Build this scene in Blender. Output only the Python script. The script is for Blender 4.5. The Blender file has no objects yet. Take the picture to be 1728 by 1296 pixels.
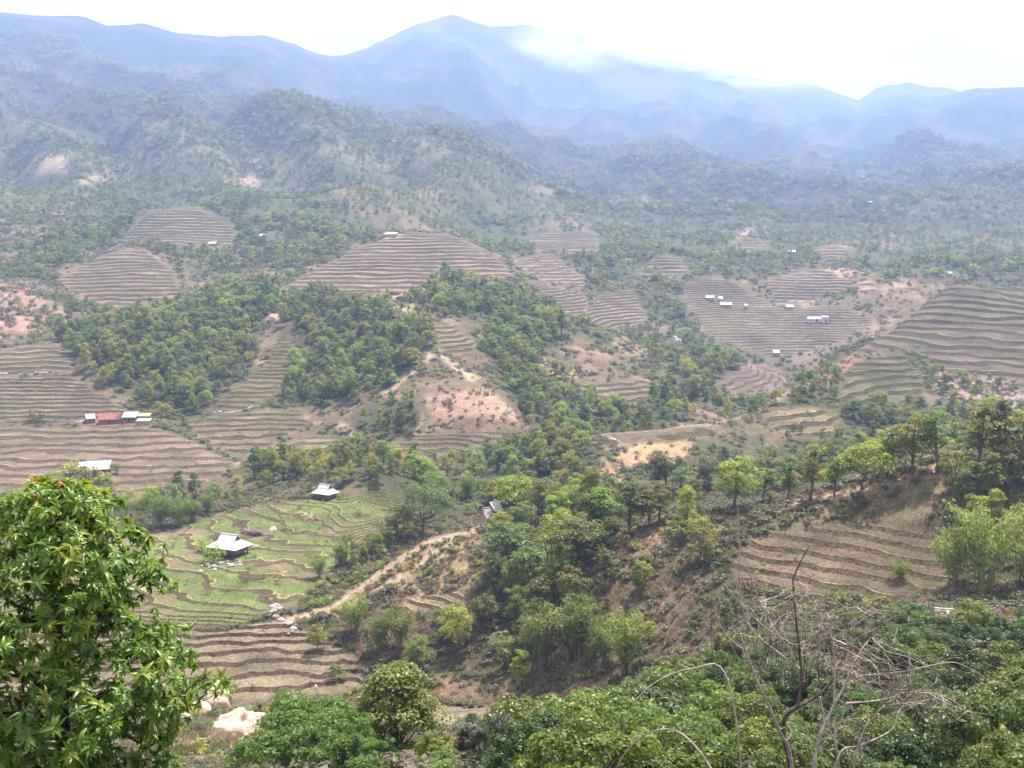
import bpy, bmesh, math, random
import numpy as np
from mathutils import Vector, Matrix, Euler

# ------------------------------------------------------------------ camera, sky, sun, exposure
scene = bpy.context.scene
COL = scene.collection
FPX, UC, VC, VH = 1853.0, 864.0, 648.0, 440.0          # photo pixels: focal length, centre, horizon row
PITCH = math.atan((VC - VH) / FPX)
SP, CP = math.sin(PITCH), math.cos(PITCH)
cam_data = bpy.data.cameras.new('camera')
cam_data.sensor_width = 36.0
cam_data.lens = 36.0 * FPX / 1728.0
cam_data.clip_start = 0.2
cam_data.clip_end = 30000.0
cam = bpy.data.objects.new('camera', cam_data)
COL.objects.link(cam)
cam.location = (0, 0, 0)
cam.rotation_euler = (math.pi / 2 - PITCH, 0, 0)
scene.camera = cam

SUN_EL, SUN_AZ = math.radians(67), math.radians(32)     # azimuth clockwise from +Y (view direction)
world = bpy.data.worlds.new('World')
scene.world = world
world.use_nodes = True
wn, wl = world.node_tree.nodes, world.node_tree.links
wn.clear()
w_out = wn.new('ShaderNodeOutputWorld')
w_bg = wn.new('ShaderNodeBackground'); w_bg.inputs['Strength'].default_value = 0.06
w_sky = wn.new('ShaderNodeTexSky'); w_sky.sky_type = 'NISHITA'; w_sky.sun_disc = False
w_sky.sun_elevation = SUN_EL; w_sky.sun_rotation = SUN_AZ
w_sky.air_density = 1.0; w_sky.dust_density = 2.5; w_sky.altitude = 900
w_tc = wn.new('ShaderNodeTexCoord')
w_map = wn.new('ShaderNodeMapping'); w_map.inputs['Scale'].default_value = (1, 1, 2.6)
w_noise = wn.new('ShaderNodeTexNoise'); w_noise.inputs['Scale'].default_value = 2.3
w_noise.inputs['Detail'].default_value = 9; w_noise.inputs['Roughness'].default_value = 0.55
w_ramp = wn.new('ShaderNodeValToRGB')
w_ramp.color_ramp.elements[0].position = 0.34; w_ramp.color_ramp.elements[0].color = (0.35, 0.35, 0.35, 1)
w_ramp.color_ramp.elements[1].position = 0.52; w_ramp.color_ramp.elements[1].color = (0.97, 0.97, 0.97, 1)
w_mix = wn.new('ShaderNodeMix'); w_mix.data_type = 'RGBA'
w_mix.inputs['B'].default_value = (9.4, 9.5, 9.8, 1)      # bright thin cloud
wl.new(w_tc.outputs['Generated'], w_map.inputs['Vector']); wl.new(w_map.outputs[0], w_noise.inputs['Vector'])
wl.new(w_noise.outputs['Fac'], w_ramp.inputs['Fac']); wl.new(w_ramp.outputs['Color'], w_mix.inputs['Factor'])
wl.new(w_sky.outputs[0], w_mix.inputs['A']); wl.new(w_mix.outputs['Result'], w_bg.inputs['Color'])
wl.new(w_bg.outputs[0], w_out.inputs['Surface'])

sun_data = bpy.data.lights.new('sun', 'SUN')
sun_data.energy = 5.0; sun_data.angle = math.radians(0.6); sun_data.color = (1.0, 0.93, 0.82)
sun = bpy.data.objects.new('sun', sun_data); COL.objects.link(sun)
sdir = Vector((math.sin(SUN_AZ) * math.cos(SUN_EL), math.cos(SUN_AZ) * math.cos(SUN_EL), math.sin(SUN_EL)))
sun.rotation_euler = (-sdir).to_track_quat('-Z', 'Y').to_euler()
sun.location = (0, 0, 50)

scene.view_settings.view_transform = 'Standard'
scene.view_settings.look = 'None'
scene.view_settings.gamma = 1.0
scene.view_settings.exposure = 1.47
scene.render.engine = 'CYCLES'
cy = scene.cycles
cy.max_bounces = 6; cy.diffuse_bounces = 3; cy.glossy_bounces = 2; cy.transmission_bounces = 3
cy.transparent_max_bounces = 8; cy.volume_bounces = 2
cy.use_denoising = True
cy.use_adaptive_sampling = True; cy.adaptive_threshold = 0.02
cy.caustics_reflective = False; cy.caustics_refractive = False

# ------------------------------------------------------------------ helpers
rng = np.random.default_rng(11)
random.seed(5)
R256 = rng.random((256, 256))
def vnoise(x, y, seed=0):
    x = np.asarray(x, float) + seed * 17.31; y = np.asarray(y, float) + seed * 9.77
    xi = np.floor(x).astype(np.int64); yi = np.floor(y).astype(np.int64)
    fx = x - xi; fy = y - yi
    fx = fx * fx * fx * (fx * (fx * 6 - 15) + 10); fy = fy * fy * fy * (fy * (fy * 6 - 15) + 10)
    a = R256[xi & 255, yi & 255]; b = R256[(xi + 1) & 255, yi & 255]
    c = R256[xi & 255, (yi + 1) & 255]; d = R256[(xi + 1) & 255, (yi + 1) & 255]
    return (a * (1 - fx) + b * fx) * (1 - fy) + (c * (1 - fx) + d * fx) * fy
def fbm(x, y, octv=4, seed=0, ridged=False):
    s = 0; amp = 1; tot = 0
    for i in range(octv):
        n = vnoise(x, y, seed + i * 3)
        n = 1 - abs(2 * n - 1) if ridged else n
        s = s + n * amp; tot += amp; amp *= 0.5
        x, y = (x * 1.61 + y * 1.19) , (y * 1.61 - x * 1.19)
    return s / tot * 2 - 1
def sstep(a, b, x):
    t = np.clip((x - a) / (b - a), 0, 1); return t * t * (3 - 2 * t)
def t_of_v(v):
    b = (VC - np.asarray(v, float)) / FPX
    return (-SP + b * CP) / (CP + b * SP)
def v_of_t(t):                     # inverse of t_of_v
    b = (t * CP + SP) / (CP - t * SP)
    return VC - b * FPX
def s_of_uv(u, v):
    b = (VC - np.asarray(v, float)) / FPX
    return ((np.asarray(u, float) - UC) / FPX) / (CP + b * SP)
def u_of_st(s, t):
    b = (t * CP + SP) / (CP - t * SP)
    return UC + s * (CP + b * SP) * FPX
def px(u, v, d):                   # a photo pixel at forward distance d -> world point
    s = float(s_of_uv(u, v)); t = float(t_of_v(v))
    return Vector((s * d, d, t * d))

def tag(o, label=None, cat=None, group=None, kind=None):
    if label: o['label'] = label
    if cat: o['category'] = cat
    if group: o['group'] = group
    if kind: o['kind'] = kind
    return o
def empty(name, loc=(0, 0, 0), rz=0.0, parent=None, scale=1.0):
    o = bpy.data.objects.new(name, None); COL.objects.link(o)
    o.empty_display_size = 0.5
    o.location = loc; o.rotation_euler = (0, 0, rz); o.scale = (scale,) * 3
    if parent: o.parent = parent
    return o
def mobj(name, me, parent=None, loc=None):
    o = bpy.data.objects.new(name, me); COL.objects.link(o)
    if parent: o.parent = parent
    if loc is not None: o.location = loc
    return o
def np_mesh(name, V, Fc, mats=(), mat_idx=None, smooth=False, cols=None):
    """V (n,3); Fc (m,3) or (m,4) int array"""
    me = bpy.data.meshes.new(name)
    V = np.asarray(V, np.float32); Fc = np.asarray(Fc, np.int32)
    k = Fc.shape[1]
    me.vertices.add(len(V)); me.vertices.foreach_set('co', V.ravel())
    me.loops.add(Fc.size); me.loops.foreach_set('vertex_index', Fc.ravel())
    me.polygons.add(len(Fc))
    me.polygons.foreach_set('loop_start', np.arange(0, Fc.size, k, dtype=np.int32))
    me.polygons.foreach_set('loop_total', np.full(len(Fc), k, np.int32))
    for m in mats: me.materials.append(m)
    if mat_idx is not None: me.polygons.foreach_set('material_index', np.asarray(mat_idx, np.int32))
    me.polygons.foreach_set('use_smooth', np.full(len(Fc), smooth))
    if cols is not None:
        a = me.attributes.new('col', 'FLOAT_COLOR', 'POINT')
        c4 = np.ones((len(V), 4), np.float32); c4[:, :3] = cols
        a.data.foreach_set('color', c4.ravel())
    me.update(); me.validate()
    return me

# ------------------------------------------------------------------ materials
def new_mat(name):
    m = bpy.data.materials.new(name); m.use_nodes = True
    nt = m.node_tree; nt.nodes.clear()
    return m, nt.nodes, nt.links
def noise_mat(name, c1, c2, scale=3.0, rough=0.9, bump=0.3, bscale=None, detail=6, obj_var=0.0, coord='Object', spec=0.2, dist=0.05, c3=None):
    m, n, l = new_mat(name)
    out = n.new('ShaderNodeOutputMaterial'); b = n.new('ShaderNodeBsdfPrincipled')
    b.inputs['Roughness'].default_value = rough; b.inputs['Specular IOR Level'].default_value = spec
    tc = n.new('ShaderNodeTexCoord')
    t = n.new('ShaderNodeTexNoise'); t.inputs['Scale'].default_value = scale; t.inputs['Detail'].default_value = detail
    t.inputs['Roughness'].default_value = 0.65
    l.new(tc.outputs[coord], t.inputs['Vector'])
    r = n.new('ShaderNodeValToRGB'); r.color_ramp.elements[0].position = 0.32; r.color_ramp.elements[1].position = 0.68
    r.color_ramp.elements[0].color = (*c1, 1); r.color_ramp.elements[1].color = (*c2, 1)
    if c3:
        e = r.color_ramp.elements.new(0.5); e.color = (*c3, 1)
    l.new(t.outputs['Fac'], r.inputs['Fac'])
    col = r.outputs['Color']
    if obj_var:
        oi = n.new('ShaderNodeObjectInfo'); hs = n.new('ShaderNodeHueSaturation')
        mr = n.new('ShaderNodeMapRange'); mr.inputs['To Min'].default_value = 1 - obj_var; mr.inputs['To Max'].default_value = 1 + obj_var
        l.new(oi.outputs['Random'], mr.inputs['Value']); l.new(mr.outputs[0], hs.inputs['Value']); l.new(col, hs.inputs['Color']); col = hs.outputs[0]
    l.new(col, b.inputs['Base Color'])
    if bump:
        t2 = n.new('ShaderNodeTexNoise'); t2.inputs['Scale'].default_value = bscale or scale * 3; t2.inputs['Detail'].default_value = 5
        l.new(tc.outputs[coord], t2.inputs['Vector'])
        bp = n.new('ShaderNodeBump'); bp.inputs['Strength'].default_value = bump; bp.inputs['Distance'].default_value = dist
        l.new(t2.outputs['Fac'], bp.inputs['Height']); l.new(bp.outputs[0], b.inputs['Normal'])
    l.new(b.outputs[0], out.inputs['Surface'])
    return m
def ground_mat(name, mul=(1, 1, 1), bump=1.0, fine=0.55, bscale=1.1, bdist=0.9):
    m, n, l = new_mat(name)
    out = n.new('ShaderNodeOutputMaterial'); b = n.new('ShaderNodeBsdfPrincipled')
    b.inputs['Roughness'].default_value = 0.95; b.inputs['Specular IOR Level'].default_value = 0.1
    at = n.new('ShaderNodeAttribute'); at.attribute_name = 'col'
    geo = n.new('ShaderNodeNewGeometry')
    prod = at.outputs['Color']
    for sc, lo, hi in ((1.7, 1 - fine, 1 + fine * 0.9), (0.22, 0.72, 1.28), (0.03, 0.78, 1.22)):
        t = n.new('ShaderNodeTexNoise'); t.inputs['Scale'].default_value = sc; t.inputs['Detail'].default_value = 5; t.inputs['Roughness'].default_value = 0.7
        l.new(geo.outputs['Position'], t.inputs['Vector'])
        mr = n.new('ShaderNodeMapRange'); mr.inputs['From Min'].default_value = 0.3; mr.inputs['From Max'].default_value = 0.7
        mr.inputs['To Min'].default_value = lo; mr.inputs['To Max'].default_value = hi
        l.new(t.outputs['Fac'], mr.inputs['Value'])
        mx = n.new('ShaderNodeVectorMath'); mx.operation = 'SCALE'
        l.new(prod, mx.inputs[0]); l.new(mr.outputs[0], mx.inputs['Scale']); prod = mx.outputs[0]
    mm = n.new('ShaderNodeVectorMath'); mm.operation = 'MULTIPLY'; mm.inputs[1].default_value = mul
    l.new(prod, mm.inputs[0]); l.new(mm.outputs[0], b.inputs['Base Color'])
    t2 = n.new('ShaderNodeTexNoise'); t2.inputs['Scale'].default_value = bscale; t2.inputs['Detail'].default_value = 8; t2.inputs['Roughness'].default_value = 0.75
    l.new(geo.outputs['Position'], t2.inputs['Vector'])
    bp = n.new('ShaderNodeBump'); bp.inputs['Strength'].default_value = bump; bp.inputs['Distance'].default_value = bdist
    l.new(t2.outputs['Fac'], bp.inputs['Height']); l.new(bp.outputs[0], b.inputs['Normal'])
    l.new(b.outputs[0], out.inputs['Surface'])
    return m
def leaf_mat(name, c_dark, c_light, var_h=0.03, var_v=0.35, transl=0.35, rough=0.5, scale=0.9, red=None, spec=0.35):
    """foliage: colour varies leaf by leaf (object-space noise) and plant by plant (object random)"""
    m, n, l = new_mat(name)
    out = n.new('ShaderNodeOutputMaterial')
    tc = n.new('ShaderNodeTexCoord'); oi = n.new('ShaderNodeObjectInfo')
    t = n.new('ShaderNodeTexNoise'); t.inputs['Scale'].default_value = scale; t.inputs['Detail'].default_value = 6; t.inputs['Roughness'].default_value = 0.8
    l.new(tc.outputs['Object'], t.inputs['Vector'])
    r = n.new('ShaderNodeValToRGB'); r.color_ramp.elements[0].position = 0.35; r.color_ramp.elements[1].position = 0.66
    r.color_ramp.elements[0].color = (*c_dark, 1); r.color_ramp.elements[1].color = (*c_light, 1)
    if red:
        e = r.color_ramp.elements.new(0.8); e.color = (*red, 1)
    l.new(t.outputs['Fac'], r.inputs['Fac'])
    hs = n.new('ShaderNodeHueSaturation')
    mh = n.new('ShaderNodeMapRange'); mh.inputs['To Min'].default_value = 0.5 - var_h; mh.inputs['To Max'].default_value = 0.5 + var_h
    mv = n.new('ShaderNodeMapRange'); mv.inputs['To Min'].default_value = 1 - var_v; mv.inputs['To Max'].default_value = 1 + var_v
    l.new(oi.outputs['Random'], mh.inputs['Value'])
    ml = n.new('ShaderNodeMath'); ml.operation = 'MULTIPLY'; ml.inputs[1].default_value = 7.31
    fr = n.new('ShaderNodeMath'); fr.operation = 'FRACT'
    l.new(oi.outputs['Random'], ml.inputs[0]); l.new(ml.outputs[0], fr.inputs[0]); l.new(fr.outputs[0], mv.inputs['Value'])
    l.new(mh.outputs[0], hs.inputs['Hue']); l.new(mv.outputs[0], hs.inputs['Value']); l.new(r.outputs['Color'], hs.inputs['Color'])
    b = n.new('ShaderNodeBsdfPrincipled'); b.inputs['Roughness'].default_value = rough; b.inputs['Specular IOR Level'].default_value = spec
    tr = n.new('ShaderNodeBsdfTranslucent')
    br = n.new('ShaderNodeHueSaturation'); br.inputs['Value'].default_value = 1.5; br.inputs['Hue'].default_value = 0.485; br.inputs['Saturation'].default_value = 1.05
    l.new(hs.outputs[0], b.inputs['Base Color']); l.new(hs.outputs[0], br.inputs['Color']); l.new(br.outputs[0], tr.inputs['Color'])
    mx = n.new('ShaderNodeMixShader'); mx.inputs[0].default_value = transl
    l.new(b.outputs[0], mx.inputs[1]); l.new(tr.outputs[0], mx.inputs[2]); l.new(mx.outputs[0], out.inputs['Surface'])
    return m
# ------------------------------------------------------------------ terrain: control lines read off the photo (u, v, distance)
CTRL = []                          # (s, ln d, slope)
def far_d(d):                      # the far range lies further back than a straight reading of the rows
    return d if d <= 1000 else 1000.0 * (d / 1000.0) ** 1.6
def cp(u, v, d):
    d = far_d(d); CTRL.append((float(s_of_uv(u, v)), math.log(d), float(t_of_v(v))))
def cz(u, z, d): CTRL.append(((u - UC) / FPX, math.log(d), z / d))
def line(pts, step=90, f=None):
    for (a, b) in zip(pts[:-1], pts[1:]):
        k = max(1, int(round(abs(b[0] - a[0]) / step)))
        for i in range(k):
            w = i / k
            p = [a[j] * (1 - w) + b[j] * w for j in range(3)]
            if f: f(*p)
            else: cp(*p)
    if f: f(*pts[-1])
    else: cp(*pts[-1])
for u in range(-800, 2600, 200):
    cz(u, -1.7, 1.2); cz(u, -1.9, 2.6); cz(u, -3.1, 5.0); cz(u, -5.4, 9.0); cz(u, -9.4, 16.0)
NU = [-700, -300, 0, 300, 600, 850, 1000, 1200, 1400, 1600, 1800, 2400]
for d, vs in ((30, [1390, 1380, 1380, 1370, 1340, 1350, 1370, 1390, 1390, 1380, 1370, 1370]),
              (60, [1350, 1350, 1345, 1335, 1300, 1295, 1300, 1300, 1290, 1270, 1260, 1260]),
              (90, [1310, 1310, 1310, 1300, 1280, 1270, 1240, 1200, 1165, 1140, 1130, 1130]),
              (120, [1270, 1270, 1270, 1262, 1250, 1245, 1220, 1130, 1090, 1065, 1050, 1050]),
              (148, [1232, 1232, 1232, 1222, 1228, 1220, None, None, None, None, None, None])):
    for u, v in zip(NU, vs):
        if v: cp(u, v, d)
# the near spur (foot, flank, crest, back)
line([(560,1110,192),(640,1120,188),(700,1130,184),(800,1165,175),(900,1165,166),(1000,1150,160),(1100,1120,156),(1200,1070,152),(1300,1040,149),(1400,1035,148),(1500,1020,148),(1600,1000,148),(1728,985,147),(2400,980,146)])
line([(620,1060,200),(700,1020,206),(800,1010,203),(900,1000,198),(1000,1000,178),(1100,980,176),(1200,960,170),(1300,945,168),(1400,940,168),(1500,930,167),(1600,890,165),(1728,870,163),(2400,860,162)])
line([(540,1045,208),(560,1025,212),(650,955,226),(720,910,235),(840,872,245),(900,865,232),(1000,868,212),(1100,868,202),(1180,855,198),(1260,850,195),(1370,835,189),(1480,805,184),(1590,780,180),(1728,755,176),(2400,740,174)], 60)
line([(560,1010,222),(650,960,245),(720,925,262),(840,900,280),(900,900,275),(1000,905,255),(1100,905,240),(1260,900,235),(1480,880,225),(1728,860,215),(2400,850,215)])
line([(640,850,300),(740,830,320),(860,800,335),(1000,820,305),(1200,850,285),(1400,840,285),(1600,800,290),(1728,790,295),(2400,790,295)])
# toe of the right-hand terraced hill
line([(1040,790,320),(1100,790,320),(1200,795,318),(1300,780,335),(1400,755,360),(1500,730,385),(1600,700,420),(1728,680,430),(2400,680,430)])
line([(1010,735,355),(1100,728,360),(1200,715,375),(1280,690,405),(1330,655,440),(1400,600,520),(1480,570,550),(1540,530,590),(1600,490,630),(1728,480,660),(2400,470,700)], 60)
line([(1500,640,470),(1600,600,520),(1728,580,540),(2400,570,545)])
line([(1560,560,570),(1650,540,580),(2400,520,610)])
line([(1010,752,395),(1200,732,430),(1330,690,500),(1480,610,640),(1600,540,740),(1728,520,780),(2400,515,800)])
# valley floor and knolls behind
for p in [(900,740,420),(1000,700,460),(1100,680,500),(1200,655,540),(1300,657,560),(950,640,520),(1040,650,510),(1090,600,590),(1060,575,600),(1060,588,660),(1150,592,680),(1270,615,620),(1270,622,680),(1400,590,710),(1250,560,740),(1378,537,790),(1230,515,830),(1480,500,900),(1600,470,980),(1728,450,1020),(2400,440,1020)]: cp(*p)
# near paddies left
line([(-700,965,245),(-300,960,245),(0,950,245),(200,930,250),(300,905,262),(360,875,275),(450,850,290),(547,838,295),(640,818,305)])
for p in [(388,932,240),(500,930,243),(300,960,232),(560,900,258),(640,870,280),(400,1000,218),(480,1020,214),(300,1050,205),(450,1060,203),(0,1050,205),(-300,1050,205),(-700,1050,205),(300,1120,190),(500,1130,189),(600,1140,188),(400,1180,178),(550,1180,178),(0,1150,184),(-300,1150,184),(-700,1150,184),(100,1195,173),(250,1190,175),(680,1190,172),(770,1195,168),(850,1190,166)]: cp(*p)
line([(-700,910,300),(-300,910,300),(100,900,300),(260,890,310),(380,850,330),(450,815,350),(560,790,360),(640,790,355)])
# terraces with the red roof
line([(-700,835,345),(20,835,345),(200,832,350),(300,822,358),(390,790,375)])
line([(-700,735,415),(20,725,420),(185,716,425),(250,712,425),(330,745,405)])
line([(-700,640,475),(20,640,475),(110,635,480),(200,680,450)])
for p in [(400,770,390),(500,692,445),(420,700,440),(540,765,395),(600,748,405),(330,695,448),(250,690,450),(300,600,520),(380,600,535),(400,520,620),(250,560,540),(440,480,700),(480,535,590),(440,615,515),(70,500,640),(20,490,650),(-300,470,660),(-700,470,660),(120,550,580),(-300,550,570),(600,600,520),(560,660,470),(520,520,610),(640,540,570)]: cp(*p)
for p in [(735,592,490),(690,630,460),(620,690,430),(600,735,410),(790,640,455),(860,690,425),(895,715,405),(780,690,425),(760,750,398),(650,760,392),(880,738,402),(765,570,520),(850,620,510),(900,600,540),(830,560,560),(700,520,600),(720,490,660),(850,500,660),(950,540,640),(1000,560,640)]: cp(*p)
for p in [(480,490,690),(600,480,700),(700,490,680),(870,465,740),(600,430,790),(700,440,780),(560,440,780),(640,402,860),(700,393,880),(770,400,870),(830,430,820),(640,410,960),(700,404,980),(830,425,920),(150,515,650),(300,505,680),(200,460,740),(180,430,810),(240,418,830),(300,460,770),(200,410,920),(390,415,920),(260,355,1010),(330,350,1020),(395,390,960),(300,362,1080),(20,420,850),(20,380,930),(-300,400,880),(-700,400,880),(480,400,930),(1000,430,920),(920,430,880),(990,475,800),(2400,390,1100)]: cp(*p)
line([(-700,330,1100),(0,330,1120),(150,310,1150),(450,340,1150),(600,350,1150),(800,360,1150),(1000,370,1180),(1200,370,1230),(1400,370,1250),(1600,360,1250),(1728,350,1250),(2400,340,1250)], 140)
line([(-700,185,1400),(0,175,1400),(150,168,1450),(300,170,1500),(450,188,1500),(560,212,1480),(700,250,1440),(850,310,1360),(950,340,1320)], 110)
line([(-700,180,1550),(0,172,1560),(150,174,1600),(300,175,1650),(450,193,1650),(560,216,1630),(700,245,1600),(850,290,1560)], 130)
for p in [(-700,90,1850),(-300,100,1850),(0,100,1850),(200,110,1950),(400,120,2000),(550,170,2100),(700,160,2200),(800,150,2300),(900,200,2400),(1000,230,2350),(1100,260,2250),(1000,310,1700),(900,300,1600),(1100,335,1480),(1200,322,1750),(1300,338,1580),(1400,318,1800),(1300,250,2250),(1500,330,1750),(1600,300,1850),(1728,285,1850),(2400,265,1850),(1000,352,1330),(1200,352,1420),(1400,350,1450),(1600,338,1420),(1728,330,1400)]: cp(*p)
line([(1100,140,2850),(1180,192,2650),(1250,222,2500),(1330,272,2300)])
line([(2400,150,2200),(1900,155,2280),(1728,155,2300),(1640,150,2350),(1595,148,2400),(1520,195,2350),(1460,245,2250),(1400,292,2100)], 60)
# spurs and gullies on the upper slopes: along one row the ground swings nearer and further
for v, d, ph, hi in ((318, 1190, 0.0, 900), (282, 1260, 0.9, 900), (245, 1340, 1.9, 760), (212, 1410, 2.8, 560)):
    for u in range(-700, hi, 45): cp(u, v + 4 * math.sin(u / 61.0), d * (1 + 0.045 * math.sin(u / 33.0 + ph + 0.6 * math.sin(u / 120.0)) + 0.02 * math.sin(u / 17.0 + ph * 2)))
for v, d, ph in ((302, 1750, 0.0), (268, 2000, 1.0), (222, 2350, 2.1)):
    for u in range(860, 1420, 50): cp(u, v + (u - 1000) * .05, d * (1 + 0.05 * math.sin(u / 38.0 + ph)))
KNOLL = [(1120, 428, 960), (1262, 398, 1090), (1405, 410, 1060), (1575, 432, 1010), (1030, 388, 1100), (1345, 372, 1230), (1500, 378, 1220), (1680, 395, 1120)]
for u, v, d in KNOLL:                               # overlapping knolls on the far valley side
    cp(u, v, d); cp(u - 30, v + 7, d * .99); cp(u + 30, v + 7, d * .99); cp(u - 58, v + 24, d * .965); cp(u + 58, v + 24, d * .965); cp(u, v + 20, d * .955); cp(u, v + 9, d * 1.05)
for v, d, ph in ((462, 905, 0.3), (362, 1290, 3.6)):
    for u in range(900, 2300, 60): cp(u, v - (u > 1500) * 12, d * (1 + 0.04 * math.sin(u / 41.0 + ph + .5 * math.sin(u / 130.0))))
SKY_CREST = [(-700,5,1900),(-300,10,2000),(25,20,2100),(150,25,2150),(180,38,2180),(240,37,2250),(300,52,2300),(370,59,2350),(450,55,2400),(500,72,2500),(560,92,2600),(620,78,2700),(700,40,2750),(765,24,2800),(830,45,2820),(885,40,2850),(920,50,2870),(1000,65,2920),(1050,80,2950),(1120,95,3000),(1200,115,3050),(1280,130,3100),(1370,138,3150),(1410,155,3200),(1450,168,3250),(1480,148,3200),(1530,137,3150),(1560,145,3120),(1640,146,3100),(1728,146,3050),(2400,140,3000)]
line(SKY_CREST, 60)
line([(u, v + 22, d * 1.1) for u, v, d in SKY_CREST], 90)
for u in range(-800, 2600, 150):
    cz(u, 330, 7700); cz(u, 180, 8400)

CT = np.array(CTRL)
SA = 2.0                                           # weight of the sideways direction against ln d
def tps_fit(P, val, lam=2e-5):
    n = len(P)
    D = ((P[:, None, :] - P[None, :, :]) ** 2).sum(-1)
    K = 0.5 * D * np.log(D + 1e-12)
    A = np.zeros((n + 3, n + 3)); A[:n, :n] = K + lam * np.eye(n)
    A[:n, n] = 1; A[:n, n + 1:] = P; A[n, :n] = 1; A[n + 1:, :n] = P.T
    return np.linalg.solve(A, np.concatenate([val, np.zeros(3)]))
CPTS = np.column_stack([CT[:, 0] * SA, CT[:, 1]])
CW = tps_fit(CPTS, CT[:, 2])
def tps_eval(Q):
    out = np.empty(len(Q)); n = len(CPTS)
    for i in range(0, len(Q), 20000):
        q = Q[i:i + 20000]
        D = (q[:, :1] - CPTS[None, :, 0]) ** 2 + (q[:, 1:2] - CPTS[None, :, 1]) ** 2
        out[i:i + 20000] = (0.5 * D * np.log(D + 1e-12)) @ CW[:n] + CW[n] + q @ CW[n + 1:]
    return out
# grid: columns by bearing, rows by distance (finer where terraces are near)
S_ = np.concatenate([np.linspace(-0.80, -0.50, 34)[:-1], np.linspace(-0.50, 0.50, 580), np.linspace(0.50, 0.80, 34)[1:]])
def seg(a, b, n): return np.exp(np.linspace(math.log(a), math.log(b), n + 1)[:-1])
D_ = np.concatenate([seg(1.2, 20, 40), seg(20, 130, 90), seg(130, 270, 270), seg(270, 1000, 330), seg(1000, 7400, 210), seg(7400, 8400, 8), [8400.0]])
NR, NC = len(D_), len(S_)
LD = np.log(D_)
cs = np.linspace(-0.80, 0.80, 241); cl = np.linspace(LD[0], LD[-1], 420)
QS, QL = np.meshgrid(cs * SA, cl)
TC = tps_eval(np.column_stack([QS.ravel(), QL.ravel()])).reshape(len(cl), len(cs))
def bilin(G, xs, ys, x, y):
    fx = np.clip((x - xs[0]) / (xs[1] - xs[0]), 0, len(xs) - 1.001); fy = np.clip((y - ys[0]) / (ys[1] - ys[0]), 0, len(ys) - 1.001)
    ix = fx.astype(int); iy = fy.astype(int); fx = fx - ix; fy = fy - iy
    return (G[iy, ix] * (1 - fx) + G[iy, ix + 1] * fx) * (1 - fy) + (G[iy + 1, ix] * (1 - fx) + G[iy + 1, ix + 1] * fx) * fy
_cu = np.array([((u - UC) / FPX, far_d(min(d, 2380) if u > 1560 else d)) for u, v, d in SKY_CREST])
_ct = np.array([(float(s_of_uv(u, v)), float(t_of_v(v))) for u, v, d in SKY_CREST])
def crest_d(s): return np.interp(s, _cu[:, 0], _cu[:, 1])
# the paddy floor is one gently rising sheet: a plane fitted to the rough reading
_fx, _fy = np.meshgrid(np.linspace(-.36, -.15, 40), np.linspace(200, 300, 40)); _fx = (_fx * _fy).ravel(); _fy = _fy.ravel()
_q = lambda x, y: np.column_stack([np.ones(np.size(x)), np.ravel(y) / 50 + np.ravel(x) / 400])
_qc = np.linalg.lstsq(_q(_fx, _fy), bilin(TC, cs, cl, _fx / _fy, np.log(_fy)) * _fy, rcond=None)[0]
def height(x, y):
    """smooth ground height with relief noise at world x, y"""
    x = np.asarray(x, float); y = np.maximum(np.asarray(y, float), 1.2)
    z = bilin(TC, cs, cl, x / y, np.log(y)) * y
    wq = sstep(196, 210, y) * (1 - sstep(285, 312, y)) * (1 - sstep(-.18, -.12, x / y)) * sstep(-.44, -.38, x / y)
    z = z * (1 - .9 * wq) + .9 * wq * (_q(x, y) @ _qc).reshape(np.shape(z))
    a_far = sstep(700, 2200, y); a_mid = sstep(260, 500, y) * (1 - a_far); a_near = sstep(15, 80, y) * (1 - sstep(260, 500, y))
    s0 = x / y; calm = np.maximum((1 - sstep(-.14, -.10, s0)) * sstep(158, 170, y), sstep(.18, .21, s0) * (1 - sstep(.42, .45, s0)) * sstep(140, 150, y) * (1 - sstep(186, 192, y)))
    z = z + a_near * (fbm(x / 14, y / 14, 4, 1) * 0.7) * (1 - 0.9 * calm)
    z = z + a_mid * (fbm(x / 45, y / 45, 5, 4) * 2.4 + sstep(430, 620, y) * fbm(x / 130 + y / 300, y / 170, 4, 21, True) * 4.5)
    z = z + a_far * ((fbm(x / 760 + y / 1700, y / 1250, 5, 8, True) - 0.1) * (0.028 * y) * (1 - 0.8 * sstep(0.75, 0.98, y / crest_d(x / y))) + fbm(x / 250, y / 330, 3, 27, True) * 0.020 * y * (1 - 0.85 * sstep(0.7, 0.97, y / crest_d(x / y))) + fbm(x / 130, y / 170, 3, 12) * 13.0)
    # nothing nearer may rise above the crest line, and the crest keeps its own outline
    s_ = x / y; q = y / crest_d(s_); cap = y * (np.interp(s_, _ct[:, 0], _ct[:, 1]) + fbm(s_ * 55, s_ * 0 + 3.3, 4, 61) * 0.0016 - np.where(q < 1, 0.0015 + 0.05 * (1 - q), 0.02 * (q - 1)))
    w = sstep(1100, 1800, y); k_ = 18.0
    zc = np.where(z > cap - k_, cap - k_ + k_ * (1 - np.exp(-np.maximum(0, z - cap + k_) / k_)), z)
    return z * (1 - w) + zc * w
GS, GD = np.meshgrid(S_, D_)
GX = GS * GD; GY = GD
GZ = height(GX, GY)
GT = GZ / GD
GU = u_of_st(GS, GT); GV = v_of_t(GT)              # photo pixel of every grid point
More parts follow.
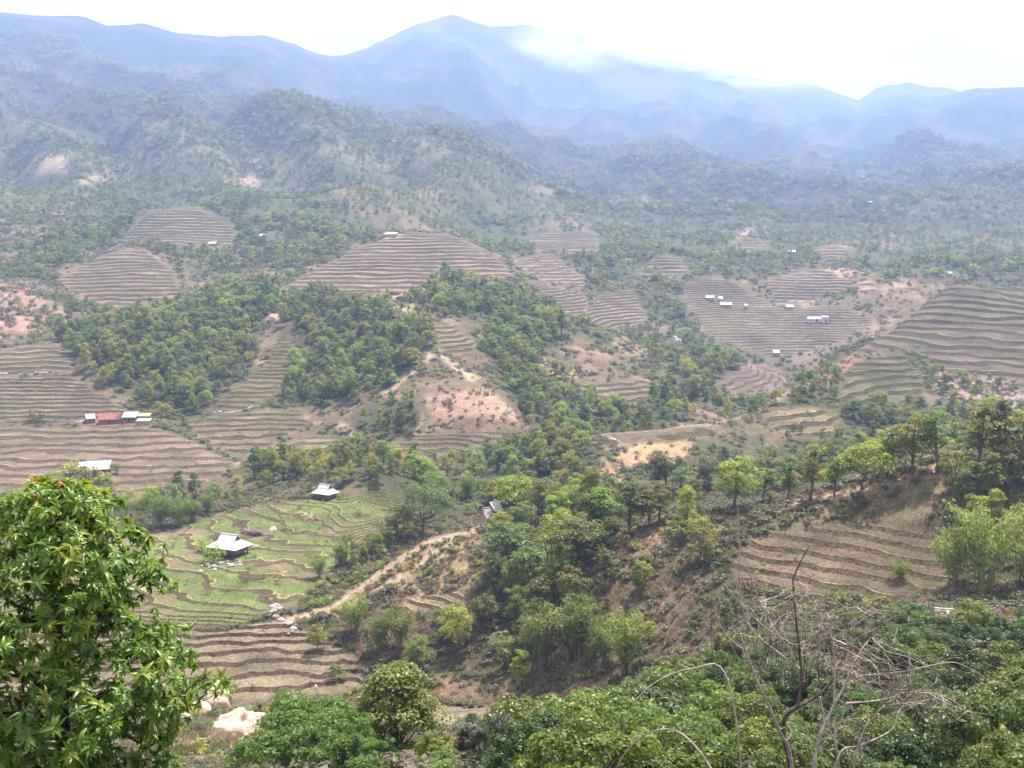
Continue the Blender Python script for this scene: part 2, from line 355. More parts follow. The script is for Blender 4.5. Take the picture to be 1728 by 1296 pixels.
# horizon line per column: is a point (raised by h) in view?
RUN = np.maximum.accumulate(GT, axis=0)
def seen(x, y, h):
    s = np.clip(x / y, S_[0], S_[-1]); j = np.clip(np.searchsorted(S_, s), 0, NC - 1); i = np.clip(np.searchsorted(D_, y * 0.97) - 1, 0, NR - 1)
    return (height(x, y) + h) / y > RUN[i, j]
def hit(u, v, dmin=20.0, dmax=6500.0):
    """ground point seen at a photo pixel, no nearer than dmin"""
    s = float(s_of_uv(u, v)); t = float(t_of_v(v))
    dd = np.exp(np.linspace(math.log(dmin), math.log(dmax), 3000))
    k = np.nonzero(height(s * dd, dd) / dd >= t)[0]
    d = float(dd[k[0]]) if len(k) else dmin
    return Vector((s * d, d, float(height(s * d, d))))

# ------------------------------------------------------------------ land cover, drawn as outlines in the photo with a distance range
RU0, RV0, RS = -640.0, -20.0, 2.0
RW, RH = 1490, 720
def raster(polys):
    M = np.zeros((RH, RW), np.float32)
    for poly in polys:
        p = np.array(poly, float)
        x0 = max(0, int((p[:, 0].min() - RU0) / RS)); x1 = min(RW, int((p[:, 0].max() - RU0) / RS) + 2)
        y0 = max(0, int((p[:, 1].min() - RV0) / RS)); y1 = min(RH, int((p[:, 1].max() - RV0) / RS) + 2)
        gx, gy = np.meshgrid(RU0 + (np.arange(x0, x1) + .5) * RS, RV0 + (np.arange(y0, y1) + .5) * RS)
        ins = np.zeros(gx.shape, bool)
        for (ax, ay), (bx, by) in zip(p, np.roll(p, -1, 0)):
            if ay == by: continue
            c = (ay > gy) != (by > gy)
            ins ^= c & (gx < (bx - ax) * (gy - ay) / (by - ay) + ax)
        M[y0:y1, x0:x1] = np.maximum(M[y0:y1, x0:x1], ins)
    return M
def stroke(M, pts, w):
    pts = np.array(pts, float)
    for a, b in zip(pts[:-1], pts[1:]):
        x0, x1 = sorted((a[0], b[0])); y0, y1 = sorted((a[1], b[1]))
        X0 = max(0, int((x0 - w * 2 - RU0) / RS)); X1 = min(RW, int((x1 + w * 2 - RU0) / RS) + 1)
        Y0 = max(0, int((y0 - w * 2 - RV0) / RS)); Y1 = min(RH, int((y1 + w * 2 - RV0) / RS) + 1)
        gx, gy = np.meshgrid(RU0 + (np.arange(X0, X1) + .5) * RS, RV0 + (np.arange(Y0, Y1) + .5) * RS)
        ab = b - a; t = np.clip(((gx - a[0]) * ab[0] + (gy - a[1]) * ab[1]) / max(1e-6, ab @ ab), 0, 1)
        dist = np.hypot(gx - a[0] - t * ab[0], gy - a[1] - t * ab[1])
        M[Y0:Y1, X0:X1] = np.maximum(M[Y0:Y1, X0:X1], dist < w)
    return M
def blur(M, r):
    for _ in range(2):
        for ax in (0, 1):
            pad = [(0, 0), (0, 0)]; pad[ax] = (r + 1, r)
            C = np.cumsum(np.pad(M, pad, mode='edge'), axis=ax)
            n = M.shape[ax]
            M = (np.take(C, np.arange(2 * r + 1, 2 * r + 1 + n), ax) - np.take(C, np.arange(0, n), ax)) / (2 * r + 1)
    return M
def sample(M, u, v):
    fx = np.clip((u - RU0) / RS - .5, 0, RW - 1.001); fy = np.clip((v - RV0) / RS - .5, 0, RH - 1.001)
    ix = fx.astype(int); iy = fy.astype(int); fx = fx - ix; fy = fy - iy
    return (M[iy, ix] * (1 - fx) + M[iy, ix + 1] * fx) * (1 - fy) + (M[iy + 1, ix] * (1 - fx) + M[iy + 1, ix + 1] * fx) * fy

WU = GU + fbm(GU / 38, GV / 19, 3, 31) * 16         # ragged outlines
WV = GV + fbm(GU / 38, GV / 19, 3, 37) * 8
# base cover: dry grass and scrub near, woodland tones on the mountains
n1 = fbm(GX / 30, GY / 30, 5, 41); n2 = fbm(GX / 9, GY / 9, 4, 45); n3 = fbm(GX / 160, GY / 160, 5, 49)
def lerp(a, b, w): return a * (1 - w[..., None]) + np.array(b) * w[..., None]
GC = np.ones((NR, NC, 3)) * np.array((0.145, 0.105, 0.068))
GC = lerp(GC, (0.075, 0.083, 0.034), sstep(-0.3, 0.25, n1 + n2 * 0.5))
GC = lerp(GC, (0.25, 0.175, 0.12), sstep(0.3, 0.6, -n1 + n2 * 0.6) * 0.75)
far = sstep(900, 1700, GD)
nf_ = sstep(1500, 2200, GD); n4 = fbm(GX / 26, GY / 26, 4, 53) * (1 - nf_) + fbm(GX / 130, GY / 200, 3, 54) * nf_
n1 = n1 * (1 - nf_) + fbm(GX / 180, GY / 260, 3, 56) * nf_
FARC = np.ones((NR, NC, 3)) * np.array((0.034, 0.050, 0.024))
FARC = lerp(FARC, (0.095, 0.095, 0.05), sstep(-0.05, 0.4, n3 * 0.7 + n4 * 0.8))
FARC = lerp(FARC, (0.16, 0.125, 0.085), sstep(0.24, 0.42, n3 * 0.3 + n1 * 0.9) * (1 - sstep(1350, 1800, GD)))
GC = GC * (1 - far[..., None]) + FARC * far[..., None]
def paint(polys, colr, d0, d1, soft=2, amt=1.0, strokes=(), width=3.0, rag=1.0):
    global GC
    M = raster(polys) if polys else np.zeros((RH, RW), np.float32)
    for s in strokes: stroke(M, s, width)
    M = blur(M, soft) if soft else M
    w = sample(M, GU + (WU - GU) * rag, GV + (WV - GV) * rag) * ((GD > d0) & (GD < d1)) * amt
    GC = lerp(GC, colr, np.clip(w, 0, 1))
CLAY = (0.31, 0.205, 0.145); OCHRE = (0.36, 0.24, 0.14); PATH = (0.42, 0.31, 0.22); GRASS = (0.135, 0.165, 0.06); DRY = (0.24, 0.18, 0.11); REDD = (0.34, 0.17, 0.11)
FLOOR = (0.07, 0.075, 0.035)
paint([[(720,670),(790,660),(850,680),(895,712),(860,705),(800,700),(730,700)]], CLAY, 380, 480)
paint([[(800,660),(830,665),(895,712),(850,700)]], (0.36,0.26,0.17), 380, 480)
paint([[(1035,752),(1165,748),(1170,765),(1140,785),(1060,790),(1035,780)], [(1010,770),(1040,790),(1050,812),(1010,805)]], OCHRE, 290, 380, 1)
paint([[(1340,650),(1390,622),(1440,600),(1440,630),(1400,650),(1350,660)]], (0.26,0.14,0.10), 400, 620)
paint([[(1570,625),(1660,625),(1728,660),(1900,680),(1900,700),(1680,690),(1590,665)]], (0.27,0.19,0.17), 400, 620)
paint([[(-100,480),(40,478),(80,500),(100,530),(60,560),(-100,560)], [(98,515),(125,530),(120,560),(95,560)]], (0.29,0.19,0.145), 540, 760)
paint([[(150,465),(240,455),(250,470),(160,475)], [(310,490),(345,490),(340,500)], [(640,400),(675,396),(690,402),(650,406)]], (0.45,0.30,0.22), 640, 1000, 1)
paint([[(895,620),(920,603),(940,605),(905,628)], [(925,625),(965,615),(975,640),(940,640)]], (0.36,0.28,0.17), 460, 620, 1)
paint([[(1030,572),(1060,570),(1098,590),(1100,607),(1060,600)]], (0.33,0.24,0.15), 540, 700)
paint([[(620,497),(700,488),(712,496),(625,503)], [(650,520),(700,515),(730,535),(660,535)], [(450,530),(495,530),(495,543),(455,541)]], (0.40,0.29,0.21), 540, 720, 1)
paint([[(785,470),(805,472),(802,495),(790,492)]], (0.42,0.24,0.16), 600, 800, 1)
paint([[(1190,640),(1262,612),(1330,625),(1330,655),(1230,668)]], (0.22,0.155,0.12), 500, 720)
paint([[(1180,480),(1240,470),(1280,510),(1420,520),(1480,530),(1440,570),(1340,620),(1200,560),(1160,520)]], (0.22,0.17,0.13), 640, 1000, 6, 0.7)
paint([[(1390,450),(1440,440),(1450,470),(1400,475)], [(1500,480),(1530,475),(1560,510),(1530,520)], [(1400,415),(1440,410),(1450,422)], [(1240,390),(1265,386),(1275,400),(1245,402)], [(1470,418),(1510,415),(1510,430)]], (0.33,0.22,0.17), 800, 1750, 2, 0.9)
paint([[(215,265),(265,260),(255,275),(220,280)], [(370,305),(440,295),(445,310),(380,318)], [(130,300),(200,292),(200,302),(150,310)], [(475,320),(525,320),(520,332)], [(50,270),(110,265),(115,290),(60,285)], [(650,225),(720,235),(715,243),(650,235)], [(690,318),(740,315),(730,325)]], (0.36,0.25,0.19), 950, 2400, 3, 0.8)
paint([[(880,370),(960,370),(1000,400),(990,425),(900,425)], [(1040,330),(1100,335),(1090,350),(1050,345)], [(1170,465),(1185,450),(1195,470)]], (0.25,0.19,0.14), 800, 1900, 5, 0.7)
# spur by the path
paint([[(560,1030),(650,960),(720,912),(840,885),(850,930),(790,1000),(680,1000),(600,1020)]], (0.30,0.22,0.13), 190, 270, 4, 0.85)
paint([[(1040,900),(1110,870),(1180,862),(1240,870),(1200,930),(1080,950)]], (0.27,0.19,0.14), 160, 230, 5, 0.85)
paint([[(900,1120),(1100,1130),(1180,1150),(1060,1160),(940,1150)], [(620,1140),(720,1135),(800,1160),(780,1180),(650,1175)]], (0.24,0.165,0.11), 120, 200, 5, 0.8)
paint([[(1380,832),(1590,782),(1600,800),(1400,850)]], (0.38,0.26,0.18), 165, 205, 2)
paint([[(600,1190),(740,1195),(860,1200),(880,1215),(740,1225),(600,1205)]], (0.36,0.29,0.23), 140, 200, 2, 1.0)
paint([[(740,1235),(800,1240),(820,1290),(700,1290)]], (0.42,0.30,0.20), 70, 150, 3, 1.0)
paint([[(270,1190),(420,1195),(440,1290),(250,1290)]], (0.30,0.24,0.15), 90, 180, 6, 0.9)
paint([[(1390,845),(1590,797),(1610,885),(1330,892)], [(1240,880),(1330,892),(1270,905),(1230,950)]], (0.20, 0.155, 0.09), 160, 200, 3, 0.9)
# wood floors
FOREST = {
 'gully': ([[(100,580),(160,545),(260,540),(330,500),(440,480),(480,490),(450,530),(430,600),(380,660),(320,700),(250,690),(180,650),(130,620)]], 400, 800),
 'slope': ([[(500,500),(560,500),(640,530),(720,550),(735,590),(690,640),(640,660),(580,680),(500,690),(470,660),(500,600),(480,560)]], 400, 760),
 'knob': ([[(590,690),(660,670),(712,690),(710,730),(640,750),(600,735)]], 380, 480),
 'ravine': ([[(700,500),(740,460),(820,480),(900,500),(950,545),(930,600),(900,625),(850,640),(830,600),(810,560),(760,530)],
             [(850,640),(960,640),(1000,690),(1090,690),(1110,640),(1180,600),(1240,600),(1240,650),(1150,690),(1180,712),(1010,735),(960,735),(900,720)]], 400, 760),
 'centre': ([[(430,780),(500,765),(600,760),(650,795),(740,790),(880,755),(960,725),(1008,760),(1000,850),(900,862),(830,870),(730,890),(640,850),(560,800),(450,830),(420,820)]], 250, 430),
 'spur': ([[(830,890),(880,860),(1000,830),(1120,840),(1050,900),(1040,960),(1000,1060),(980,1100),(900,1160),(820,1130),(790,1000)]], 150, 260),
 'ridge': ([[(1000,860),(1120,820),(1250,810),(1400,800),(1590,745),(1620,700),(1760,690),(2000,700),(2000,840),(1620,830),(1590,790),(1380,838),(1200,858)]], 206, 330),
 'bank': ([[(1585,840),(1728,800),(2100,790),(2100,1010),(1640,1010),(1600,950)]], 130, 215),
 'stream': ([[(500,1000),(560,940),(650,900),(720,885),(640,950),(560,1020),(540,1080),(620,1115),(720,1100),(790,1070),(810,1110),(760,1140),(660,1130),(540,1085),(490,1040)]], 180, 275),
 'bottoms': ([[(-300,870),(100,850),(300,850),(380,830),(440,815),(440,840),(360,870),(300,900),(200,920),(-300,940)]], 270, 360),
 'back': ([[(1160,740),(1230,725),(1300,745),(1400,735),(1420,690),(1500,690),(1620,690),(1700,690),(1700,720),(1600,740),(1400,800),(1200,800),(1170,780)]], 290, 480),
 'middle': ([[(20,440),(100,390),(200,300),(420,320),(560,330),(640,390),(540,440),(460,480),(400,400),(330,345),(250,355),(190,420),(110,450)],
             [(720,380),(860,360),(1000,400),(1200,400),(1400,420),(1500,420),(1728,420),(2100,400),(2100,470),(1728,475),(1560,480),(1400,440),(1200,470),(1150,560),(1080,560),(1010,500),(960,440),(880,430),(800,400)]], 760, 1950),
}
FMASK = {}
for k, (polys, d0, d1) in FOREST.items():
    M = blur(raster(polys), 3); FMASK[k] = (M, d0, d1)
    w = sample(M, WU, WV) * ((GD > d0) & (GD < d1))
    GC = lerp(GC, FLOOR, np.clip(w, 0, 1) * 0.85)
paint([], PATH, 190, 275, 1, 1.0, [[(470,1050),(560,1028),(620,985),(660,955),(720,915),(780,902),(850,880)], [(560,1040),(620,1005),(690,965),(740,930),(790,905)], [(655,960),(690,985),(715,1005)]], 4.5, 0.3)
paint([], PATH, 380, 500, 1, 0.9, [[(735,592),(690,630),(650,665)], [(735,592),(770,620),(800,640)], [(575,715),(600,735),(615,750)]], 4, 0.3)
paint([], PATH, 330, 430, 1, 0.7, [[(395,785),(440,760),(500,725),(540,712)], [(700,740),(712,700)], [(1180,720),(1260,700),(1330,660)], [(1310,710),(1335,740)]], 2.5, 0.5)
paint([], PATH, 560, 900, 1, 0.8, [[(710,495),(745,455),(755,400)], [(480,490),(520,485)]], 3, 0.5)
paint([], (0.38,0.27,0.19), 165, 200, 1, 0.9, [[(1210,862),(1330,852),(1400,838),(1500,815),(1590,785)]], 5, 0.5)

# terraced slopes: outline, step height (m), distance range, field colour, bank colour, lip colour, label
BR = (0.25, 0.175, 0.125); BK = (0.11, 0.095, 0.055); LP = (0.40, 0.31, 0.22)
TER = [
 ([(-640,725),(20,722),(230,716),(330,745),(397,787),(370,808),(270,830),(20,832),(-640,832)], 1.15, 330, 440, (0.255,0.185,0.14), (0.15,0.115,0.075), (0.44,0.34,0.25), 'broad pink-brown terraces stepping down below the red-roofed farmhouse'),
 ([(-640,640),(20,640),(112,632),(160,660),(240,700),(228,711),(20,715),(-640,715)], 1.2, 415, 500, (0.225,0.165,0.13), BK, (0.36,0.28,0.21), 'mauve terraces rising on the slope directly above the red-roofed farmhouse'),
 ([(-640,590),(20,590),(95,580),(130,628),(20,634),(-640,634)], 1.5, 470, 560, (0.21,0.165,0.11), BK, LP, 'small grassy terraces at the left edge under the red landslip'),
 ([(310,708),(410,696),(500,690),(520,718),(440,760),(400,768),(340,745)], 1.1, 370, 470, (0.23,0.165,0.12), BK, LP, 'brown terraces at the foot of the wooded gully'),
 ([(430,762),(520,735),(600,742),(625,752),(540,772)], 1.05, 370, 440, (0.27,0.22,0.16), (0.17,0.12,0.08), LP, 'pale terraces beside the footpath at the bottom of the wooded slope'),
 ([(640,765),(700,735),(890,728),(885,748),(720,778)], 1.05, 370, 440, (0.23,0.165,0.13), BK, (0.34,0.26,0.2), 'brown terraces below the bare clay scar'),
 ([(470,492),(560,440),(640,405),(700,393),(765,400),(830,430),(872,465),(790,468),(745,450),(708,492),(600,496)], 2.3, 640, 930, (0.27,0.19,0.135), (0.12,0.095,0.065), (0.34,0.26,0.19), 'large rounded brown hill ringed with fine terraces'),
 ([(200,405),(260,355),(330,350),(395,388),(390,415),(280,418)], 2.6, 860, 1110, (0.23,0.185,0.125), (0.11,0.10,0.06), (0.32,0.26,0.19), 'hazy terraced dome among woods high on the left'),
 ([(95,472),(180,430),(240,420),(295,460),(305,505),(200,520),(140,505)], 2.2, 620, 860, (0.26,0.185,0.13), (0.115,0.095,0.06), (0.34,0.26,0.19), 'terraced brown hill with a bare pink scar, left side'),
 ([(858,440),(920,428),(992,470),(985,490),(900,472)], 2.0, 720, 950, (0.26,0.19,0.155), (0.15,0.11,0.09), (0.46,0.38,0.31), 'pale narrow terraces behind the right shoulder of the large brown hill'),
 ([(728,548),(770,545),(802,580),(792,602),(742,592)], 1.5, 480, 620, (0.23,0.175,0.12), BK, LP, 'small steep patch of terraces between two belts of trees'),
 ([(955,652),(1090,640),(1105,672),(1050,692),(985,672)], 1.5, 450, 590, (0.24,0.175,0.13), BK, LP, 'terraced patch beneath the bare yellowish knoll'),
 ([(1440,600),(1530,532),(1600,488),(1728,480),(2200,470),(2200,640),(1660,640),(1590,625),(1555,585)], 1.9, 470, 720, (0.185,0.14,0.105), (0.10,0.085,0.05), (0.29,0.225,0.17), 'high hill on the right edge combed with horizontal terraces'),
 ([(1415,664),(1440,612),(1520,596),(1560,645),(1560,682),(1420,684)], 1.7, 400, 600, (0.16,0.135,0.08), (0.09,0.085,0.045), (0.25,0.20,0.14), 'overgrown greenish terraces below the red cutting on the right hill'),
 ([(1285,692),(1380,686),(1422,708),(1400,742),(1312,732)], 1.6, 340, 470, (0.23,0.18,0.11), BK, LP, 'grassy terraces on the low shoulder below the red cutting'),
 ([(1008,736),(1200,714),(1232,724),(1160,744),(1020,752)], 1.2, 320, 420, (0.25,0.185,0.13), BK, (0.42,0.33,0.23), 'low terraces along the top of the bare orange bank'),
 ([(1232,950),(1268,905),(1330,892),(1580,882),(1605,920),(1595,988),(1480,1012),(1340,1004),(1240,978)], 1.0, 140, 190, (0.20,0.145,0.11), (0.14,0.115,0.065), (0.44,0.34,0.24), 'near brown terraces with pale edges behind the dead tree'),
 ([(255,905),(400,862),(545,838),(645,815),(668,842),(640,900),(560,968),(490,1028),(400,1056),(-300,1052),(-300,930)], 0.20, 196, 310, GRASS, (0.11,0.085,0.055), (0.22,0.20,0.10), 'green grassy paddy terraces around the two grey-roofed houses'),
 ([(-300,1056),(280,1056),(480,1050),(560,1085),(625,1132),(612,1165),(480,1192),(380,1196),(300,1190),(-300,1190)], 0.50, 165, 212, (0.235,0.19,0.135), (0.13,0.085,0.06), (0.22,0.19,0.11), 'empty brown paddy terraces with curving banks at the valley bottom'),
 ([(1448,476),(1478,474),(1492,512),(1452,512)], 2.6, 800, 1000, (0.40,0.28,0.21), (0.25,0.15,0.1), (0.55,0.45,0.35), 'small bright orange terraces on the far valley side'),
 ([(1508,490),(1528,500),(1545,520),(1520,530),(1500,515)], 2.6, 800, 1000, (0.36,0.27,0.21), (0.22,0.15,0.1), (0.5,0.42,0.33), 'small pale terraces just right of the bright orange ones'),
 ([(1195,650),(1262,616),(1325,628),(1325,652),(1235,666)], 1.5, 500, 720, (0.23,0.165,0.135), (0.17,0.12,0.1), (0.29,0.22,0.18), 'purplish-brown terraced knoll in the middle of the valley'),
 ([(1150,480),(1230,470),(1300,515),(1430,520),(1480,545),(1400,585),(1310,605),(1200,570),(1165,530)], 1.5, 640, 960, (0.23,0.18,0.14), (0.14,0.115,0.08), (0.34,0.27,0.21), 'hazy terraced fields around the distant long farm building'),
 ([(680,1010),(785,998),(785,1028),(690,1034)], 0.9, 180, 230, (0.36,0.28,0.19), (0.16,0.12,0.07), (0.48,0.38,0.27), 'three pale field strips on the near spur below the footpath'),
 ([(600,1190),(740,1192),(870,1200),(880,1216),(740,1226),(600,1208)], 0.7, 140, 182, (0.38,0.30,0.24), (0.22,0.17,0.09), (0.3,0.26,0.14), 'pale bare field strip where the small black pigs walk'),
 ([(888,402),(960,374),(1012,400),(1002,426),(900,426)], 2.2, 830, 1200, (0.24,0.185,0.15), (0.12,0.1,0.07), (0.40,0.32,0.26), 'faint terraced slope behind and right of the large brown hill'),
 ([(1290,474),(1380,452),(1450,478),(1440,515),(1300,508)], 2.0, 820, 1250, (0.25,0.19,0.155), (0.13,0.105,0.08), (0.42,0.33,0.27), 'hazy terraced slope left of the small bright orange terraces'),
 ([(1000,505),(1062,488),(1095,540),(1040,562),(985,545)], 1.7, 600, 900, (0.23,0.175,0.135), (0.12,0.1,0.065), (0.38,0.3,0.24), 'hazy terraced patch above the yellowish ploughed knoll'),
 ([(880,478),(985,492),(1005,530),(950,535)], 1.7, 620, 880, (0.23,0.175,0.14), (0.12,0.1,0.07), (0.38,0.3,0.24), 'terraced slope falling right from the large brown hill'),
 ([(440,625),(480,560),(500,600),(470,660),(430,690),(340,700)], 1.3, 420, 640, (0.175,0.135,0.085), (0.11,0.095,0.05), (0.25,0.2,0.13), 'grassy spur with faint terraces between the two woods'),
 ([(1072,462),(1095,440),(1122,427),(1150,440),(1172,462),(1120,466)], 2.4, 860, 1010, (0.25,0.185,0.14), (0.12,0.1,0.07), (0.36,0.29,0.23), 'small terraced knoll in the haze above the mid-valley white rock'),
 ([(1370,430),(1405,409),(1445,432),(1405,440)], 2.6, 960, 1140, (0.26,0.19,0.15), (0.12,0.1,0.07), (0.38,0.3,0.24), 'terraced knoll above the small bright orange terraces'),
 ([(1225,415),(1262,397),(1300,418),(1260,424)], 2.6, 980, 1160, (0.25,0.19,0.145), (0.12,0.1,0.07), (0.36,0.29,0.23), 'faint terraced knoll far up the middle of the valley'),
]
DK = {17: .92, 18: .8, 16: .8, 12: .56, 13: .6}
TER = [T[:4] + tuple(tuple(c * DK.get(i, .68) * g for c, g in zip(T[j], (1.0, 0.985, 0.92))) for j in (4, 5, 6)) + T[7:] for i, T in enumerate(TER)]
TM = []
taken = np.zeros((NR, NC))
for i, T in enumerate(TER):
    w = sample(blur(raster([T[0]]), 2), GU + (WU - GU) * 0.5, GV + (WV - GV) * 0.5) * ((GD > T[2]) & (GD < T[3]))
    w = np.clip(w * 1.25 - 0.12, 0, 1) * (taken < 0.02)
    taken = np.maximum(taken, w); TM.append(w)
    pat = np.clip(0.5 + n2 * 1.3 + n1 * 0.8, 0, 1)
    base = np.array(T[4])[None, None] * (0.78 + 0.44 * pat)[..., None]
    if i == 17:                                         # weeds and bare soil in the green paddies
        base = lerp(base, (0.21, 0.155, 0.10), sstep(0.0, 0.4, -n2 + n1 * 0.5 - 0.05) * 0.8)
    elif i not in (18, 24):
        base = lerp(base, (0.115, 0.115, 0.05), sstep(0.1, 0.5, fbm(GX / 16, GY / 16, 4, 77)) * 0.8)
    GC = GC * (1 - w[..., None]) + base * w[..., None]
GROUND = ground_mat('ground_soil_and_grass')
MOUNT = ground_mat('mountain_forest', bump=1.0, fine=0.3, bscale=0.035, bdist=22.0)
BANK = ground_mat('terrace_bank', bump=1.0, fine=0.75)
LIP = ground_mat('terrace_edge', bump=0.6, fine=0.6)

# triangles of the grid
idx = np.arange(NR * NC).reshape(NR, NC)
q = np.stack([idx[:-1, :-1], idx[:-1, 1:], idx[1:, 1:], idx[1:, :-1]], -1).reshape(-1, 4)
TRI = np.concatenate([q[:, [0, 1, 2]], q[:, [0, 2, 3]]])
P0 = np.column_stack([GX.ravel(), GY.ravel(), GZ.ravel()])
C0 = GC.reshape(-1, 3)
used = np.zeros(len(TRI), bool)
def cut(attr, tri, lev):
    """attr (n,k) with column 0 the scalar that is cut. returns attr, tri"""
    s = attr[:, 0]
    lo = s[tri].min(1); hi = s[tri].max(1)
    c = (lo < lev - 1e-7) & (hi > lev + 1e-7)
    if not c.any(): return attr, tri
    keep = tri[~c]; t = tri[c]
    above = s[t] > lev
    na = above.sum(1)
    # rotate so that the lone vertex is first
    lone = np.where(na == 1, above.argmax(1), (~above).argmax(1))
    r = np.arange(len(t))
    a = t[r, lone]; b = t[r, (lone + 1) % 3]; d = t[r, (lone + 2) % 3]
    e = np.concatenate([np.sort(np.column_stack([a, b]), 1), np.sort(np.column_stack([a, d]), 1)])
    ue, inv = np.unique(e, axis=0, return_inverse=True); inv = inv.ravel()
    w = (lev - s[ue[:, 0]]) / (s[ue[:, 1]] - s[ue[:, 0]] + 1e-12); w = np.clip(w, 0, 1)[:, None]
    newv = attr[ue[:, 0]] * (1 - w) + attr[ue[:, 1]] * w; newv[:, 0] = lev
    n0 = len(attr); attr = np.concatenate([attr, newv])
    m = len(t); p1 = n0 + inv[:m]; p2 = n0 + inv[m:]
    tri = np.concatenate([keep, np.column_stack([a, p1, p2]), np.column_stack([p1, b, d]), np.column_stack([p1, d, p2])])
    return attr, tri
from mathutils.bvhtree import BVHTree
BVH = {}
for i, T in enumerate(TER):
    w = TM[i].ravel(); h = T[1]
    sel = (w[TRI].max(1) > 0.0) & ~used
    if not sel.any(): continue
    used |= sel
    tri = TRI[sel]
    uv, tri = np.unique(tri, return_inverse=True); tri = tri.reshape(-1, 3)
    x, y, z = P0[uv].T
    A_ = np.column_stack([np.ones(len(x)), x, y]); pl = A_ @ np.linalg.lstsq(A_, z, rcond=None)[0]
    sg = {0: .6, 1: .5, 12: .6, 16: .9, 17: .3, 18: .4, 23: .8, 24: .5}.get(i, .2)
    zs = z * (1 - sg) + pl * sg
    lev_n = zs + fbm(x / (max(h, .6) * 22), y / (max(h, .6) * 22), 3, 60 + i) * h * (0.25 if i == 16 else 0.8 if i == 17 else 0.6) + fbm(x / (max(h, .6) * 5), y / (max(h, .6) * 5), 2, 90 + i) * h * 0.22
    attr = np.column_stack([lev_n / h, x, y, z, w[uv], C0[uv]])
    k0, k1 = math.floor(attr[:, 0].min()), math.ceil(attr[:, 0].max())
    FR, FL = (0.30, 0.38) if i not in (16, 17, 18) else (0.22, 0.28) if i != 17 else (0.26, 0.34)
    for k in range(k0, k1 + 1):
        for f in (0.0, FR, FL): attr, tri = cut(attr, tri, k + f)
    s = attr[:, 0]; m = attr[:, 4]
    k = np.floor(s + 1e-6); f = np.clip(s - k, 0, 1)
    bh = {16: .6, 17: .95, 18: 1.0, 24: .9, 23: .6}.get(i, .62)          # share of each step that is bank; the rest is the slope of the field
    zt = k + np.where(f < FR, f / FR * bh, bh + (f - FR) / (1 - FR) * (1 - bh))
    lipb = np.where((f >= FR - 1e-4) & (f <= FL), 0.10, 0.0)
    zb = attr[:, 3]
    if i == 16: zb = zb + m * .85 * ((np.column_stack([np.ones(len(attr)), attr[:, 1:3]]) @ np.linalg.lstsq(A_, z, rcond=None)[0]) - zb)
    zz = zb + m * ((zt - s) * h * 0.97 + lipb * h)
    # f==0 exactly belongs to the foot of a bank = the back of the tread below
    cen = attr[tri, 0].mean(1); kc = np.floor(cen); fc = cen - kc
    mi = np.where(fc < FR, 1, np.where(fc < FL, 2, 0))
    mc = m[tri].mean(1)
    mi = np.where(mc < 0.4, 0, mi)
    V = np.column_stack([attr[:, 1], attr[:, 2], zz]); Cc = attr[:, 5:8]
    if i in (0, 1, 17, 18, 22, 24): BVH[i] = BVHTree.FromPolygons(V.tolist(), tri.tolist())
    root = empty('terraced_slope', (0, 0, 0)); tag(root, T[7], None, None, 'structure')
    for kk in np.unique(kc):
        ft = tri[kc == kk]; fm = mi[kc == kk]
        # bank and lip get their own colour: split vertices by material
        key = np.unique(np.column_stack([ft.ravel(), np.repeat(fm, 3)]), axis=0, return_inverse=True)
        rows, inv = key[0], key[1].ravel()
        cc = Cc[rows[:, 0]].copy(); mm = m[rows[:, 0]][:, None]
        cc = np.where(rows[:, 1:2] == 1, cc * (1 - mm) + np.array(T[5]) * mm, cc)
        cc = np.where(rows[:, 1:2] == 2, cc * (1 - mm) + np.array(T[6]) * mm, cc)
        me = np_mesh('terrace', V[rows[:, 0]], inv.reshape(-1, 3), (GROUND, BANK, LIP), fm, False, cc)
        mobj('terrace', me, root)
# the rest of the land, in three sheets that meet edge to edge
cd = P0[TRI][:, :, 1].mean(1)
for nm, lo, hi in (('ground', 0, 270), ('hills', 270, 1700), ('mountains', 1700, 1e9)):
    sel = (~used) & (cd >= lo) & (cd < hi)
    uv, inv = np.unique(TRI[sel], return_inverse=True)
    me = np_mesh(nm, P0[uv], inv.reshape(-1, 3), (MOUNT if nm == 'mountains' else GROUND,), None, True, C0[uv])
    tag(mobj(nm, me), {'ground': 'scrubby near slope and valley floor below the viewpoint', 'hills': 'rolling scrub-covered hills across the valley', 'mountains': 'high blue hazy mountain range closing the valley'}[nm], None, None, 'structure')
# ------------------------------------------------------------------ plants
def tube(pts, radii, sides=6, cap=True):
    pts = [np.array(p, float) for p in pts]
    V = []; Fq = []
    up = np.array((0.13, 0.31, 0.94))
    for i, p in enumerate(pts):
        t = pts[min(i + 1, len(pts) - 1)] - pts[max(i - 1, 0)]; t /= (np.linalg.norm(t) + 1e-9)
        a = np.cross(t, up)
        if np.linalg.norm(a) < 0.15: a = np.cross(t, (1, 0.1, 0))
        a /= np.linalg.norm(a); b = np.cross(t, a)
        for k in range(sides):
            an = 2 * math.pi * k / sides
            V.append(p + radii[i] * (math.cos(an) * a + math.sin(an) * b))
    for i in range(len(pts) - 1):
        for k in range(sides):
            k2 = (k + 1) % sides
            Fq.append((i * sides + k, i * sides + k2, (i + 1) * sides + k2, (i + 1) * sides + k))
    return np.array(V), np.array(Fq)
class Geo:
    def __init__(s): s.V = []; s.F = []; s.M = []; s.n = 0
    def add(s, V, F, m=0):
        if len(V) == 0: return
        s.V.append(np.asarray(V, float)); s.F.append(np.asarray(F) + s.n); s.M.append(np.full(len(F), m)); s.n += len(V)
    def mesh(s, name, mats, smooth=False):
        return np_mesh(name, np.concatenate(s.V), np.concatenate(s.F), mats, np.concatenate(s.M), smooth)
